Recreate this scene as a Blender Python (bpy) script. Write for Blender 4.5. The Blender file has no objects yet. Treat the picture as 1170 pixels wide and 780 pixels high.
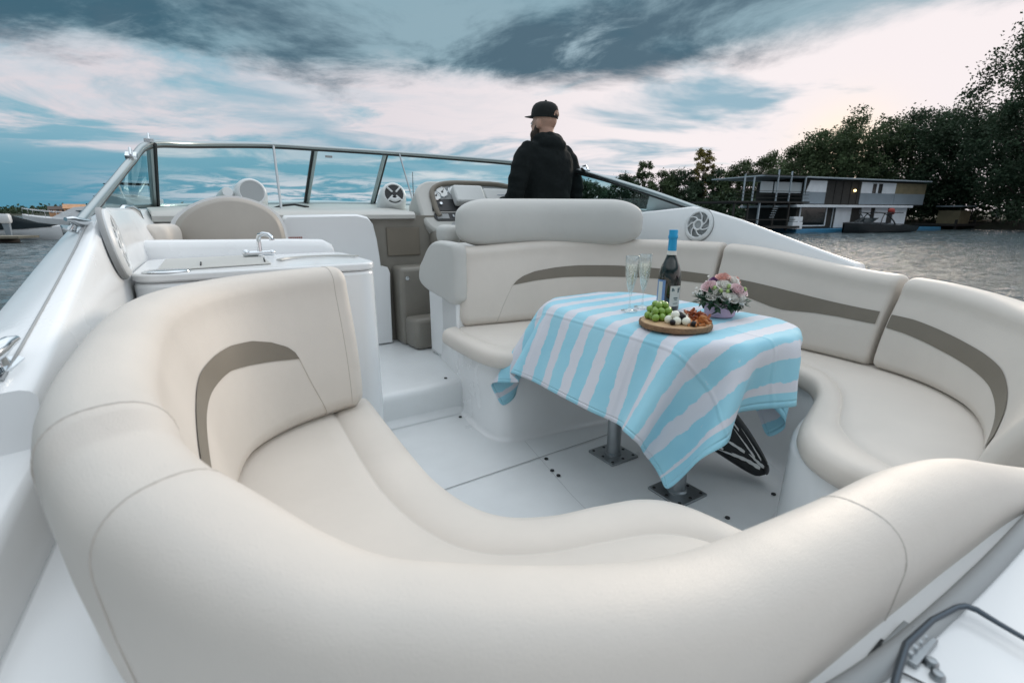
import bpy, bmesh, math, random
from mathutils import Vector, Matrix, noise
R = math.radians
random.seed(7)
SC = bpy.context.scene
COL = SC.collection
HEAD = R(32)                      # the bow points 32 degrees to the left of the view
CA, SA = math.cos(HEAD), math.sin(HEAD)
WATER = -0.85                     # cockpit floor is z = 0

def BW(s, b, z=0.0):              # boat frame (starboard, bow, up) -> world
    return Vector((s*CA - b*SA, s*SA + b*CA, z))

# ------------------------------------------------------------------ materials
def new_mat(name):
    m = bpy.data.materials.new(name); m.use_nodes = True
    nt = m.node_tree
    return m, nt, nt.nodes['Principled BSDF']

def N(nt, typ, **kw):
    n = nt.nodes.new(typ)
    for k, v in kw.items():
        if k.startswith('i_'):
            n.inputs[k[2:].replace('_', ' ')].default_value = v
        else:
            setattr(n, k, v)
    return n

def mat(name, col, rough=0.5, metal=0.0, bump=None, mottle=0.0, mscale=6.0, spec=None, coat=0.0, sheen=0.0, trans=0.0, ior=None, rvar=0.0):
    m, nt, p = new_mat(name)
    L = nt.links.new
    p.inputs['Base Color'].default_value = (*col, 1)
    p.inputs['Roughness'].default_value = rough
    p.inputs['Metallic'].default_value = metal
    if spec is not None: p.inputs['Specular IOR Level'].default_value = spec
    if coat: p.inputs['Coat Weight'].default_value = coat; p.inputs['Coat Roughness'].default_value = .12
    if sheen: p.inputs['Sheen Weight'].default_value = sheen
    if trans: p.inputs['Transmission Weight'].default_value = trans
    if ior: p.inputs['IOR'].default_value = ior
    tc = N(nt, 'ShaderNodeTexCoord')
    if mottle or rvar:
        nz = N(nt, 'ShaderNodeTexNoise', i_Scale=mscale, i_Detail=6.0, i_Roughness=.62)
        L(tc.outputs['Object'], nz.inputs['Vector'])
        if mottle:
            mr = N(nt, 'ShaderNodeMapRange'); mr.inputs[1].default_value = .25; mr.inputs[2].default_value = .75
            mr.inputs[3].default_value = 1 - mottle; mr.inputs[4].default_value = 1 + mottle*.6
            L(nz.outputs['Fac'], mr.inputs[0])
            mx = N(nt, 'ShaderNodeMix', data_type='RGBA', blend_type='MULTIPLY'); mx.inputs[0].default_value = 1
            mx.inputs[6].default_value = (*col, 1); L(mr.outputs[0], mx.inputs[7])
            L(mx.outputs[2], p.inputs['Base Color'])
        if rvar:
            mr2 = N(nt, 'ShaderNodeMapRange'); mr2.inputs[1].default_value = .3; mr2.inputs[2].default_value = .7
            mr2.inputs[3].default_value = max(.02, rough - rvar); mr2.inputs[4].default_value = rough + rvar
            L(nz.outputs['Fac'], mr2.inputs[0]); L(mr2.outputs[0], p.inputs['Roughness'])
    if bump:
        last = None
        for (sc, st, dist) in bump:
            nb = N(nt, 'ShaderNodeTexNoise', i_Scale=sc, i_Detail=3.0)
            L(tc.outputs['Object'], nb.inputs['Vector'])
            bp = N(nt, 'ShaderNodeBump', i_Strength=st, i_Distance=dist)
            L(nb.outputs['Fac'], bp.inputs['Height'])
            if last: L(last.outputs[0], bp.inputs['Normal'])
            last = bp
        L(last.outputs[0], p.inputs['Normal'])
    return m

M = {}
M['gel'] = mat('white_gelcoat', (.80, .815, .82), .24, mottle=.035, mscale=1.4, coat=.25, rvar=.05)
M['gelfloor'] = mat('nonskid_gelcoat', (.76, .785, .79), .36, bump=[(420, .12, .001), (5, .05, .01)], mottle=.06, mscale=4, rvar=.1)
M['vinyl'] = mat('ivory_vinyl', (.645, .597, .54), .54, bump=[(620, .40, .0012), (14, .14, .010), (4, .12, .02)], mottle=.05, mscale=5, rvar=.08)
M['vinylgrey'] = mat('pale_grey_vinyl', (.56, .56, .535), .52, bump=[(700, .16, .0008), (9, .10, .012)], mottle=.05, mscale=5, rvar=.08)
M['taupe'] = mat('taupe_vinyl', (.185, .162, .128), .5, bump=[(700, .16, .0008)], mottle=.08, mscale=8)
M['taupeback'] = mat('taupe_light_vinyl', (.36, .33, .29), .5, bump=[(700, .16, .0008)], mottle=.06, mscale=8)
M['taupegel'] = mat('taupe_gelcoat', (.235, .22, .19), .42, bump=[(6, .08, .01)], mottle=.12, mscale=6)
M['piping'] = mat('vinyl_piping', (.54, .50, .455), .5)
M['chrome'] = mat('polished_steel', (.66, .69, .71), .10, 1.0)
M['alu'] = mat('anodised_aluminium', (.36, .41, .42), .32, 1.0, bump=[(60, .05, .002)])
M['satin'] = mat('satin_steel', (.36, .385, .40), .36, 1.0, mottle=.1, mscale=20)
M['latch'] = mat('dark_steel', (.09, .11, .13), .35, .8)
M['rubber'] = mat('black_rubber', (.018, .02, .021), .6)
M['dark'] = mat('dark_gap', (.03, .033, .035), .8)
M['seam'] = mat('seam_grey', (.33, .345, .35), .7)
M['black'] = mat('black_plastic', (.02, .022, .024), .4)
M['grille'] = mat('grey_speaker_mesh', (.36, .38, .385), .6, bump=[(900, .5, .002)])
M['whiteplastic'] = mat('white_plastic', (.72, .745, .75), .35)
M['dial'] = mat('dial_white', (.75, .77, .76), .3)
M['covercloth'] = mat('pale_cover', (.66, .68, .67), .5, bump=[(40, .2, .004)])
M['panelgrey'] = mat('helm_panel_grey', (.50, .50, .47), .4, mottle=.05)
M['logo'] = mat('faint_blue_print', (.16, .22, .30), .6)
M['redprint'] = mat('faint_red_print', (.35, .12, .10), .6)
M['hullwhite'] = mat('hull_gelcoat', (.74, .76, .77), .3, coat=.3, mottle=.05, mscale=1)
M['leafdark'] = mat('flower_leaf', (.025, .07, .035), .45, mottle=.4, mscale=40)
M['skin'] = mat('skin', (.50, .30, .22), .5, bump=[(220, .15, .002)], mottle=.12, mscale=25)
M['beard'] = mat('brown_beard', (.05, .032, .022), .8, bump=[(300, .6, .004)])
M['jacket'] = mat('black_jersey', (.009, .0125, .013), .9, bump=[(14, .4, .03), (500, .2, .001)], spec=.15)
M['denim'] = mat('dark_trousers', (.02, .024, .03), .85, bump=[(300, .3, .002)])
M['cap'] = mat('black_cap', (.006, .009, .009), .85, bump=[(600, .25, .001)])

def glass_mat(name, tint, rough=.0, refl=1.0):
    # thin pane: tinted transparency with a fresnel sheen
    m, nt, p = new_mat(name); L = nt.links.new
    out = nt.nodes['Material Output']; nt.nodes.remove(p)
    tr = N(nt, 'ShaderNodeBsdfTransparent'); tr.inputs[0].default_value = (*tint, 1)
    gl = N(nt, 'ShaderNodeBsdfGlossy'); gl.inputs['Roughness'].default_value = .02; gl.inputs['Color'].default_value = (.95, 1, 1, 1)
    fr = N(nt, 'ShaderNodeLayerWeight', i_Blend=.5)
    pw = N(nt, 'ShaderNodeMath', operation='POWER'); L(fr.outputs['Facing'], pw.inputs[0]); pw.inputs[1].default_value = 4.0
    ma = N(nt, 'ShaderNodeMath', operation='MULTIPLY_ADD'); L(pw.outputs[0], ma.inputs[0]); ma.inputs[1].default_value = .55*refl; ma.inputs[2].default_value = .055*refl
    mx = N(nt, 'ShaderNodeMixShader')
    L(ma.outputs[0], mx.inputs[0]); L(tr.outputs[0], mx.inputs[1]); L(gl.outputs[0], mx.inputs[2]); L(mx.outputs[0], out.inputs[0])
    return m
M['pane'] = glass_mat('windscreen_glass', (.80, .94, .95))
M['paneside'] = glass_mat('tinted_side_glass', (.66, .86, .87))

# ------------------------------------------------------------------ mesh helpers
def prop(o, label=None, cat=None, group=None, kind=None):
    if label: o['label'] = label
    if cat: o['category'] = cat
    if group: o['group'] = group
    if kind: o['kind'] = kind
    return o

def root(name, label, cat, loc=(0, 0, 0), rz=0.0, group=None):
    o = bpy.data.objects.new(name, None); COL.objects.link(o)
    o.empty_display_size = .1
    o.location = loc; o.rotation_euler = (0, 0, rz)
    return prop(o, label, cat, group)

def copy_tree(o, parent=None):
    c = o.copy(); COL.objects.link(c)
    if parent: c.parent = parent
    for ch in [x for x in COL.objects if x.parent == o]:
        copy_tree(ch, c)
    return c

class MB:
    def __init__(self): self.v = []; self.f = []; self.mi = []; self.m = 0
    def add(self, vs, fs, T=None):
        o = len(self.v)
        for p in vs:
            p = Vector(p)
            self.v.append(T @ p if T is not None else p)
        for f in fs: self.f.append([o+i for i in f]); self.mi.append(self.m)
        return self
    def box(self, x0, x1, y0, y1, z0, z1, T=None):
        vs = [(x0,y0,z0),(x1,y0,z0),(x1,y1,z0),(x0,y1,z0),(x0,y0,z1),(x1,y0,z1),(x1,y1,z1),(x0,y1,z1)]
        return self.add(vs, [(3,2,1,0),(4,5,6,7),(0,1,5,4),(1,2,6,5),(2,3,7,6),(3,0,4,7)], T)
    def loft(self, rings, closed=True, caps=True, T=None):
        n = len(rings[0]); vs = [p for r in rings for p in r]; fs = []
        for i in range(len(rings)-1):
            for j in range(n if closed else n-1):
                k = (j+1) % n
                fs.append((i*n+j, i*n+k, (i+1)*n+k, (i+1)*n+j))
        if caps and closed:
            fs.append(tuple(reversed(range(n)))); fs.append(tuple(range((len(rings)-1)*n, len(rings)*n)))
        return self.add(vs, fs, T)
    def lathe(self, prof, n=24, T=None, caps=True):
        rings = [[(r*math.cos(2*math.pi*k/n), r*math.sin(2*math.pi*k/n), z) for k in range(n)] for r, z in prof]
        return self.loft(rings, True, caps, T)
    def tube(self, pts, r, n=8, T=None, caps=True, up=None):
        pts = [Vector(p) for p in pts]; rings = []
        up = Vector(up) if up is not None else Vector((0, 0, 1))
        for i, p in enumerate(pts):
            t = (pts[min(i+1, len(pts)-1)] - pts[max(i-1, 0)]).normalized()
            a = up - t*up.dot(t)
            if a.length < .15: a = Vector((1, 0, 0)) - t*t.x
            a.normalize(); b = t.cross(a)
            rr = r[i] if isinstance(r, (list, tuple)) else r
            rings.append([p + a*rr*math.cos(2*math.pi*k/n) + b*rr*math.sin(2*math.pi*k/n) for k in range(n)])
        return self.loft(rings, True, caps, T)
    def prism(self, poly, z0, z1, T=None):
        n = len(poly); vs = [(x, y, z0) for x, y in poly] + [(x, y, z1) for x, y in poly]
        fs = [tuple(reversed(range(n))), tuple(range(n, 2*n))] + [(i, (i+1) % n, n+(i+1) % n, n+i) for i in range(n)]
        return self.add(vs, fs, T)
    def ball(self, c, r, T=None, nu=12, nv=8, sq=(1, 1, 1)):
        rings = []
        for i in range(nv+1):
            a = -math.pi/2 + math.pi*i/nv; rr = max(math.cos(a), .02)*r
            rings.append([(c[0]+sq[0]*rr*math.cos(2*math.pi*k/nu), c[1]+sq[1]*rr*math.sin(2*math.pi*k/nu), c[2]+sq[2]*r*math.sin(a)) for k in range(nu)])
        return self.loft(rings, True, True, T)
    def build(self, name, mats, parent=None, smooth=True, bevel=0.0, seg=2, auto=None, fix=True):
        me = bpy.data.meshes.new(name)
        me.from_pydata([tuple(p) for p in self.v], [], self.f)
        if not isinstance(mats, (list, tuple)): mats = [mats]
        for m in mats: me.materials.append(m)
        if len(mats) > 1: me.polygons.foreach_set('material_index', self.mi)
        if fix:
            bm = bmesh.new(); bm.from_mesh(me); bmesh.ops.recalc_face_normals(bm, faces=bm.faces); bm.to_mesh(me); bm.free()
        if smooth:
            me.polygons.foreach_set('use_smooth', [True]*len(me.polygons))
            me.set_sharp_from_angle(angle=R(auto if auto else 40))
        o = bpy.data.objects.new(name, me); COL.objects.link(o)
        if parent: o.parent = parent
        if bevel:
            bv = o.modifiers.new('bevel', 'BEVEL'); bv.width = bevel; bv.segments = seg; bv.limit_method = 'ANGLE'; bv.angle_limit = R(35)
            bv.harden_normals = False
        return o

def spline(P, n):
    """Catmull-Rom through tuples, n+1 samples evenly spaced in arc length."""
    P = [tuple(map(float, p)) for p in P]; D = len(P[0])
    Q = [tuple(2*a-b for a, b in zip(P[0], P[1]))] + P + [tuple(2*a-b for a, b in zip(P[-1], P[-2]))]
    S = []
    for i in range(1, len(Q)-2):
        p0, p1, p2, p3 = Q[i-1:i+3]
        for k in range(24):
            t = k/24
            S.append(tuple(.5*(2*p1[d] + (-p0[d]+p2[d])*t + (2*p0[d]-5*p1[d]+4*p2[d]-p3[d])*t*t + (-p0[d]+3*p1[d]-3*p2[d]+p3[d])*t**3) for d in range(D)))
    S.append(P[-1])
    acc = [0.0]; m = min(D, 3)
    for a, b in zip(S, S[1:]): acc.append(acc[-1] + math.sqrt(sum((a[d]-b[d])**2 for d in range(m))) + 1e-9)
    out = []; j = 0
    for k in range(n+1):
        u = acc[-1]*k/n
        while j < len(S)-2 and acc[j+1] < u: j += 1
        f = (u-acc[j])/(acc[j+1]-acc[j])
        out.append(tuple(a+(b-a)*f for a, b in zip(S[j], S[j+1])))
    return out

def lerp_at(keys, t):
    if t <= keys[0][0]: return keys[0][1]
    for (a, x), (b, y) in zip(keys, keys[1:]):
        if t <= b:
            f = (t-a)/(b-a); f = f*f*(3-2*f)
            return x+(y-x)*f
    return keys[-1][1]
def lin_at(keys, t):
    if t <= keys[0][0]: return keys[0][1]
    for (a, x), (b, y) in zip(keys, keys[1:]):
        if t <= b: return x+(y-x)*(t-a)/(b-a)
    return keys[-1][1]
CLOTH = [
 1128, 881, 241, 1135, 857, 274, 1140, 834, 310, 1143, 813, 346, 1145, 792, 383, 1153, 768, 416, 1179, 745, 438, 1219, 746, 447, 1256, 765, 456, 1289, 789, 465, 1322, 813, 475, 1362, 822, 481, 1402, 808, 483, 1440, 791, 486, 1474, 767, 490, 1504, 737, 497, 1541, 720, 500, 1553, 754, 498, 1540, 794, 501, 1563, 828, 491, 1577, 866, 489, 1590, 904, 488, 1618, 899, 462, 1611, 860, 447, 1599, 822, 435, 1606, 790, 410, 1623, 791, 373, 1625, 817, 340, 1616, 847, 312,
 1148, 918, 263, 1159, 893, 295, 1169, 868, 328, 1175, 844, 362, 1178, 823, 398, 1180, 803, 435, 1186, 779, 469, 1211, 755, 492, 1251, 754, 502, 1288, 772, 510, 1321, 796, 520, 1358, 814, 528, 1400, 810, 531, 1440, 799, 533, 1478, 780, 536, 1508, 752, 542, 1543, 729, 547, 1568, 755, 543, 1558, 795, 546, 1588, 820, 531, 1604, 857, 528, 1620, 894, 524, 1644, 880, 498, 1633, 842, 485, 1630, 805, 467, 1648, 796, 432, 1653, 820, 398, 1646, 849, 369, 1636, 880, 341,
 1149, 954, 293, 1169, 931, 322, 1185, 906, 352, 1198, 880, 383, 1209, 856, 415, 1215, 832, 450, 1216, 812, 487, 1220, 790, 522, 1243, 766, 546, 1283, 761, 556, 1321, 778, 564, 1355, 801, 574, 1396, 805, 578, 1437, 795, 580, 1478, 789, 583, 1514, 767, 588, 1545, 740, 593, 1580, 755, 590, 1579, 794, 589, 1613, 812, 571, 1630, 849, 568, 1650, 883, 560, 1668, 862, 535, 1657, 823, 522, 1671, 802, 491, 1679, 822, 456, 1676, 851, 425, 1667, 882, 397, 1654, 912, 372,
 1121, 967, 329, 1151, 956, 357, 1178, 939, 385, 1200, 917, 413, 1219, 893, 442, 1236, 868, 471, 1248, 843, 503, 1253, 821, 538, 1255, 801, 575, 1276, 777, 600, 1316, 770, 611, 1354, 783, 618, 1392, 798, 626, 1433, 789, 628, 1475, 787, 631, 1516, 780, 634, 1549, 753, 639, 1589, 754, 636, 1603, 790, 630, 1638, 804, 611, 1656, 842, 607, 1681, 872, 595, 1690, 843, 573, 1693, 811, 550, 1705, 826, 514, 1704, 854, 483, 1698, 883, 453, 1685, 914, 428, 1667, 945, 404,
 1089, 954, 361, 1118, 953, 391, 1148, 949, 420, 1178, 939, 448, 1205, 923, 476, 1228, 902, 504, 1246, 877, 533, 1270, 856, 561, 1286, 832, 591, 1289, 812, 627, 1309, 788, 654, 1349, 779, 664, 1388, 788, 672, 1430, 786, 675, 1472, 783, 678, 1514, 783, 681, 1552, 767, 685, 1594, 766, 682, 1623, 789, 670, 1660, 800, 653, 1687, 828, 640, 1712, 860, 629, 1715, 824, 609, 1728, 831, 574, 1730, 857, 541, 1728, 885, 509, 1715, 916, 484, 1695, 946, 462, 1676, 976, 440,
 1058, 933, 391, 1087, 933, 421, 1116, 934, 452, 1145, 934, 482, 1175, 931, 511, 1205, 923, 540, 1232, 906, 568, 1252, 882, 596, 1269, 856, 625, 1292, 839, 653, 1321, 825, 680, 1343, 802, 706, 1385, 800, 712, 1427, 799, 715, 1469, 799, 717, 1512, 800, 717, 1554, 800, 716, 1596, 800, 714, 1639, 798, 714, 1678, 804, 699, 1710, 826, 679, 1742, 844, 662, 1747, 839, 634, 1747, 865, 602, 1755, 887, 567, 1745, 917, 540, 1724, 947, 519, 1706, 977, 496, 1700, 1006, 466,
 1025, 917, 422, 1055, 916, 452, 1084, 916, 483, 1114, 916, 513, 1143, 916, 543, 1172, 918, 574, 1202, 917, 603, 1229, 904, 632, 1253, 884, 660, 1269, 857, 690, 1301, 846, 714, 1343, 848, 713, 1385, 848, 712, 1428, 847, 712, 1470, 847, 712, 1512, 847, 712, 1554, 847, 712, 1596, 847, 712, 1638, 848, 712, 1681, 847, 712, 1722, 847, 715, 1757, 852, 696, 1766, 873, 662, 1778, 891, 626, 1773, 918, 598, 1753, 949, 575, 1740, 979, 550, 1741, 1001, 514, 1746, 1005, 473,
 1000, 942, 450, 1026, 935, 482, 1054, 930, 514, 1081, 925, 545, 1110, 921, 576, 1139, 918, 606, 1168, 917, 636, 1194, 908, 664, 1224, 899, 692, 1259, 895, 715, 1301, 895, 715, 1344, 895, 715, 1386, 895, 715, 1428, 895, 715, 1470, 895, 715, 1512, 895, 715, 1554, 895, 715, 1596, 895, 715, 1639, 895, 715, 1681, 895, 715, 1723, 895, 715, 1765, 895, 715, 1791, 905, 688, 1806, 920, 652, 1793, 950, 624, 1778, 980, 601, 1783, 987, 561, 1783, 982, 519, 1783, 976, 477,
 1020, 983, 443, 1042, 978, 479, 1063, 974, 515, 1085, 969, 551, 1107, 964, 586, 1130, 958, 621, 1155, 952, 654, 1182, 946, 687, 1218, 943, 708, 1259, 943, 713, 1301, 943, 715, 1344, 943, 715, 1386, 943, 715, 1428, 943, 715, 1470, 943, 715, 1512, 943, 715, 1554, 943, 715, 1596, 943, 715, 1639, 943, 715, 1681, 943, 715, 1723, 943, 715, 1765, 943, 715, 1807, 942, 711, 1829, 949, 675, 1823, 975, 647, 1823, 969, 606, 1824, 965, 564, 1826, 964, 522, 1827, 968, 480,
 1054, 1012, 426, 1075, 1008, 463, 1096, 1004, 499, 1117, 1001, 536, 1137, 998, 572, 1157, 995, 609, 1176, 993, 647, 1194, 992, 685, 1217, 991, 713, 1259, 991, 712, 1301, 991, 715, 1344, 991, 715, 1386, 991, 715, 1428, 991, 715, 1470, 991, 715, 1512, 991, 715, 1554, 991, 715, 1596, 991, 715, 1639, 991, 715, 1681, 991, 715, 1723, 991, 715, 1765, 991, 715, 1807, 991, 715, 1829, 995, 686, 1850, 996, 650, 1844, 1001, 609, 1837, 1006, 568, 1830, 1012, 526, 1822, 1014, 485,
 1084, 1046, 413, 1102, 1045, 451, 1120, 1044, 489, 1136, 1043, 528, 1152, 1042, 567, 1167, 1042, 607, 1180, 1041, 647, 1191, 1039, 687, 1217, 1039, 714, 1259, 1039, 712, 1301, 1039, 715, 1344, 1039, 715, 1386, 1039, 715, 1428, 1039, 715, 1470, 1039, 715, 1512, 1039, 715, 1554, 1039, 715, 1596, 1039, 715, 1639, 1039, 715, 1681, 1039, 715, 1723, 1039, 715, 1765, 1039, 715, 1807, 1039, 712, 1842, 1039, 696, 1836, 1039, 655, 1816, 1039, 617, 1805, 1040, 577, 1796, 1043, 536, 1787, 1046, 495,
 1087, 1093, 413, 1101, 1092, 452, 1114, 1091, 492, 1128, 1090, 532, 1142, 1089, 572, 1156, 1088, 611, 1172, 1087, 651, 1189, 1087, 689, 1217, 1087, 714, 1259, 1087, 712, 1301, 1087, 715, 1344, 1087, 715, 1386, 1087, 715, 1428, 1087, 715, 1470, 1087, 715, 1512, 1087, 715, 1554, 1087, 715, 1596, 1087, 715, 1639, 1087, 715, 1681, 1087, 715, 1723, 1087, 715, 1765, 1087, 715, 1807, 1087, 712, 1842, 1087, 696, 1836, 1087, 654, 1814, 1087, 618, 1795, 1087, 581, 1778, 1087, 542, 1764, 1087, 502,
 1068, 1136, 420, 1083, 1136, 460, 1098, 1135, 499, 1114, 1135, 538, 1130, 1135, 577, 1148, 1135, 615, 1167, 1135, 653, 1187, 1135, 690, 1217, 1135, 714, 1259, 1134, 712, 1301, 1134, 715, 1344, 1134, 715, 1386, 1134, 715, 1428, 1134, 715, 1470, 1134, 715, 1512, 1134, 715, 1554, 1134, 715, 1596, 1134, 715, 1639, 1134, 715, 1681, 1134, 715, 1723, 1134, 715, 1765, 1134, 715, 1807, 1134, 712, 1841, 1135, 696, 1836, 1135, 654, 1816, 1134, 617, 1796, 1134, 580, 1777, 1134, 542, 1759, 1134, 504,
 1057, 1183, 425, 1075, 1183, 464, 1092, 1183, 502, 1111, 1183, 540, 1130, 1183, 577, 1149, 1183, 615, 1168, 1182, 652, 1188, 1182, 690, 1217, 1182, 714, 1259, 1182, 712, 1301, 1182, 715, 1344, 1182, 715, 1386, 1182, 715, 1428, 1182, 715, 1470, 1182, 715, 1512, 1182, 715, 1554, 1182, 715, 1596, 1182, 715, 1639, 1182, 715, 1681, 1182, 715, 1723, 1182, 715, 1765, 1182, 715, 1807, 1182, 712, 1841, 1182, 696, 1836, 1182, 654, 1817, 1182, 616, 1798, 1182, 579, 1778, 1182, 542, 1759, 1182, 504,
 1056, 1231, 426, 1075, 1231, 464, 1093, 1231, 501, 1112, 1231, 539, 1131, 1230, 576, 1150, 1230, 614, 1169, 1230, 652, 1188, 1230, 690, 1217, 1230, 714, 1259, 1230, 712, 1301, 1230, 715, 1344, 1230, 715, 1386, 1230, 715, 1428, 1230, 715, 1470, 1230, 715, 1512, 1230, 715, 1554, 1230, 715, 1596, 1230, 715, 1639, 1230, 715, 1681, 1230, 715, 1723, 1230, 715, 1765, 1230, 715, 1807, 1230, 712, 1841, 1230, 696, 1836, 1230, 654, 1817, 1230, 617, 1798, 1230, 579, 1779, 1230, 541, 1760, 1230, 504,
 1058, 1279, 425, 1076, 1278, 463, 1095, 1278, 501, 1113, 1278, 538, 1132, 1278, 576, 1151, 1278, 614, 1169, 1278, 652, 1188, 1278, 690, 1217, 1278, 714, 1259, 1278, 712, 1301, 1278, 715, 1344, 1278, 715, 1386, 1278, 715, 1428, 1278, 715, 1470, 1278, 715, 1512, 1278, 715, 1554, 1278, 715, 1596, 1278, 715, 1639, 1278, 715, 1681, 1278, 715, 1723, 1278, 715, 1765, 1278, 715, 1807, 1278, 712, 1841, 1278, 696, 1836, 1278, 654, 1816, 1278, 617, 1798, 1278, 579, 1779, 1278, 541, 1760, 1278, 503,
 1059, 1326, 424, 1077, 1326, 462, 1095, 1326, 500, 1114, 1326, 538, 1132, 1326, 576, 1150, 1326, 614, 1169, 1326, 652, 1187, 1326, 690, 1217, 1326, 714, 1259, 1326, 712, 1301, 1326, 715, 1344, 1326, 715, 1386, 1326, 715, 1428, 1326, 715, 1470, 1326, 715, 1512, 1326, 715, 1554, 1326, 715, 1596, 1326, 715, 1639, 1326, 715, 1681, 1326, 715, 1723, 1326, 715, 1765, 1326, 715, 1807, 1326, 712, 1841, 1326, 696, 1836, 1326, 654, 1817, 1326, 616, 1798, 1326, 579, 1779, 1326, 541, 1760, 1326, 503,
 1060, 1374, 424, 1078, 1374, 462, 1096, 1374, 500, 1114, 1374, 538, 1132, 1374, 576, 1150, 1374, 614, 1168, 1374, 652, 1187, 1374, 690, 1217, 1374, 713, 1259, 1374, 712, 1301, 1374, 715, 1344, 1374, 715, 1386, 1374, 715, 1428, 1374, 715, 1470, 1374, 715, 1512, 1374, 715, 1554, 1374, 715, 1596, 1374, 715, 1639, 1374, 715, 1681, 1374, 715, 1723, 1374, 715, 1765, 1374, 715, 1807, 1374, 712, 1841, 1374, 696, 1836, 1374, 654, 1816, 1374, 617, 1797, 1374, 579, 1779, 1374, 541, 1760, 1374, 504,
 1062, 1422, 423, 1079, 1422, 462, 1096, 1422, 500, 1114, 1422, 538, 1132, 1422, 576, 1150, 1422, 614, 1168, 1422, 652, 1187, 1422, 690, 1217, 1422, 713, 1259, 1422, 712, 1301, 1422, 715, 1344, 1422, 715, 1386, 1422, 715, 1428, 1422, 715, 1470, 1422, 715, 1512, 1422, 715, 1554, 1422, 715, 1596, 1422, 715, 1639, 1422, 715, 1681, 1422, 715, 1723, 1422, 715, 1765, 1422, 715, 1807, 1422, 712, 1841, 1422, 696, 1836, 1422, 654, 1816, 1422, 617, 1798, 1422, 579, 1779, 1422, 541, 1759, 1422, 504,
 1068, 1470, 421, 1084, 1470, 459, 1100, 1470, 498, 1117, 1470, 537, 1134, 1470, 576, 1151, 1470, 614, 1169, 1470, 652, 1187, 1470, 690, 1217, 1470, 713, 1259, 1470, 712, 1301, 1470, 715, 1344, 1470, 715, 1386, 1470, 715, 1428, 1470, 715, 1470, 1470, 715, 1512, 1470, 715, 1554, 1470, 715, 1596, 1470, 715, 1639, 1470, 715, 1681, 1470, 715, 1723, 1470, 715, 1765, 1470, 715, 1807, 1470, 712, 1841, 1470, 696, 1836, 1469, 654, 1817, 1470, 616, 1797, 1470, 579, 1776, 1469, 543, 1755, 1469, 506,
 1078, 1516, 416, 1094, 1516, 455, 1110, 1516, 494, 1126, 1517, 533, 1141, 1517, 572, 1156, 1517, 612, 1172, 1518, 651, 1188, 1518, 690, 1217, 1518, 713, 1259, 1518, 712, 1301, 1518, 715, 1344, 1518, 715, 1386, 1518, 715, 1428, 1518, 715, 1470, 1518, 715, 1512, 1518, 715, 1554, 1518, 715, 1596, 1518, 715, 1639, 1518, 715, 1681, 1518, 715, 1723, 1518, 715, 1765, 1518, 715, 1807, 1518, 712, 1842, 1518, 696, 1836, 1517, 654, 1812, 1517, 619, 1791, 1517, 583, 1771, 1517, 546, 1752, 1517, 508,
 1075, 1563, 417, 1093, 1563, 455, 1111, 1564, 494, 1129, 1564, 532, 1146, 1564, 570, 1163, 1564, 609, 1179, 1565, 648, 1192, 1565, 688, 1217, 1566, 713, 1259, 1566, 712, 1301, 1566, 715, 1344, 1566, 715, 1386, 1566, 715, 1428, 1566, 715, 1470, 1566, 715, 1512, 1566, 715, 1554, 1566, 715, 1596, 1566, 715, 1639, 1566, 715, 1681, 1566, 715, 1723, 1566, 715, 1765, 1566, 715, 1807, 1566, 712, 1841, 1566, 695, 1837, 1565, 653, 1812, 1565, 619, 1797, 1564, 579, 1784, 1561, 539, 1772, 1558, 499,
 1044, 1596, 432, 1064, 1598, 469, 1083, 1600, 507, 1102, 1601, 544, 1122, 1603, 581, 1142, 1605, 618, 1163, 1608, 654, 1189, 1613, 687, 1217, 1614, 714, 1259, 1613, 712, 1301, 1613, 715, 1344, 1613, 715, 1386, 1613, 715, 1428, 1613, 715, 1470, 1613, 715, 1512, 1613, 715, 1554, 1613, 715, 1596, 1613, 715, 1639, 1613, 715, 1681, 1613, 715, 1723, 1613, 715, 1765, 1613, 715, 1807, 1614, 713, 1838, 1613, 692, 1841, 1611, 650, 1833, 1606, 609, 1824, 1601, 568, 1815, 1596, 527, 1806, 1590, 487,
 1013, 1629, 446, 1036, 1634, 482, 1060, 1638, 516, 1084, 1643, 550, 1110, 1647, 584, 1136, 1651, 616, 1162, 1655, 649, 1190, 1658, 681, 1217, 1662, 713, 1259, 1661, 712, 1301, 1661, 715, 1344, 1661, 715, 1386, 1661, 715, 1428, 1661, 715, 1470, 1661, 715, 1512, 1661, 715, 1554, 1661, 715, 1596, 1661, 715, 1639, 1661, 715, 1681, 1661, 715, 1723, 1661, 715, 1765, 1661, 715, 1808, 1662, 714, 1821, 1656, 685, 1821, 1654, 644, 1803, 1637, 612, 1793, 1630, 572, 1784, 1626, 531, 1775, 1622, 490,
 1028, 1667, 430, 1055, 1668, 462, 1083, 1669, 494, 1111, 1670, 525, 1139, 1669, 556, 1167, 1671, 588, 1194, 1676, 620, 1216, 1688, 654, 1230, 1702, 691, 1259, 1709, 712, 1301, 1709, 715, 1344, 1709, 715, 1386, 1709, 715, 1428, 1709, 715, 1470, 1709, 715, 1512, 1709, 715, 1554, 1709, 715, 1596, 1709, 715, 1639, 1709, 715, 1681, 1709, 715, 1723, 1709, 715, 1765, 1709, 715, 1802, 1706, 700, 1817, 1692, 664, 1820, 1677, 631, 1790, 1672, 602, 1764, 1662, 571, 1744, 1648, 537, 1730, 1636, 498,
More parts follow.
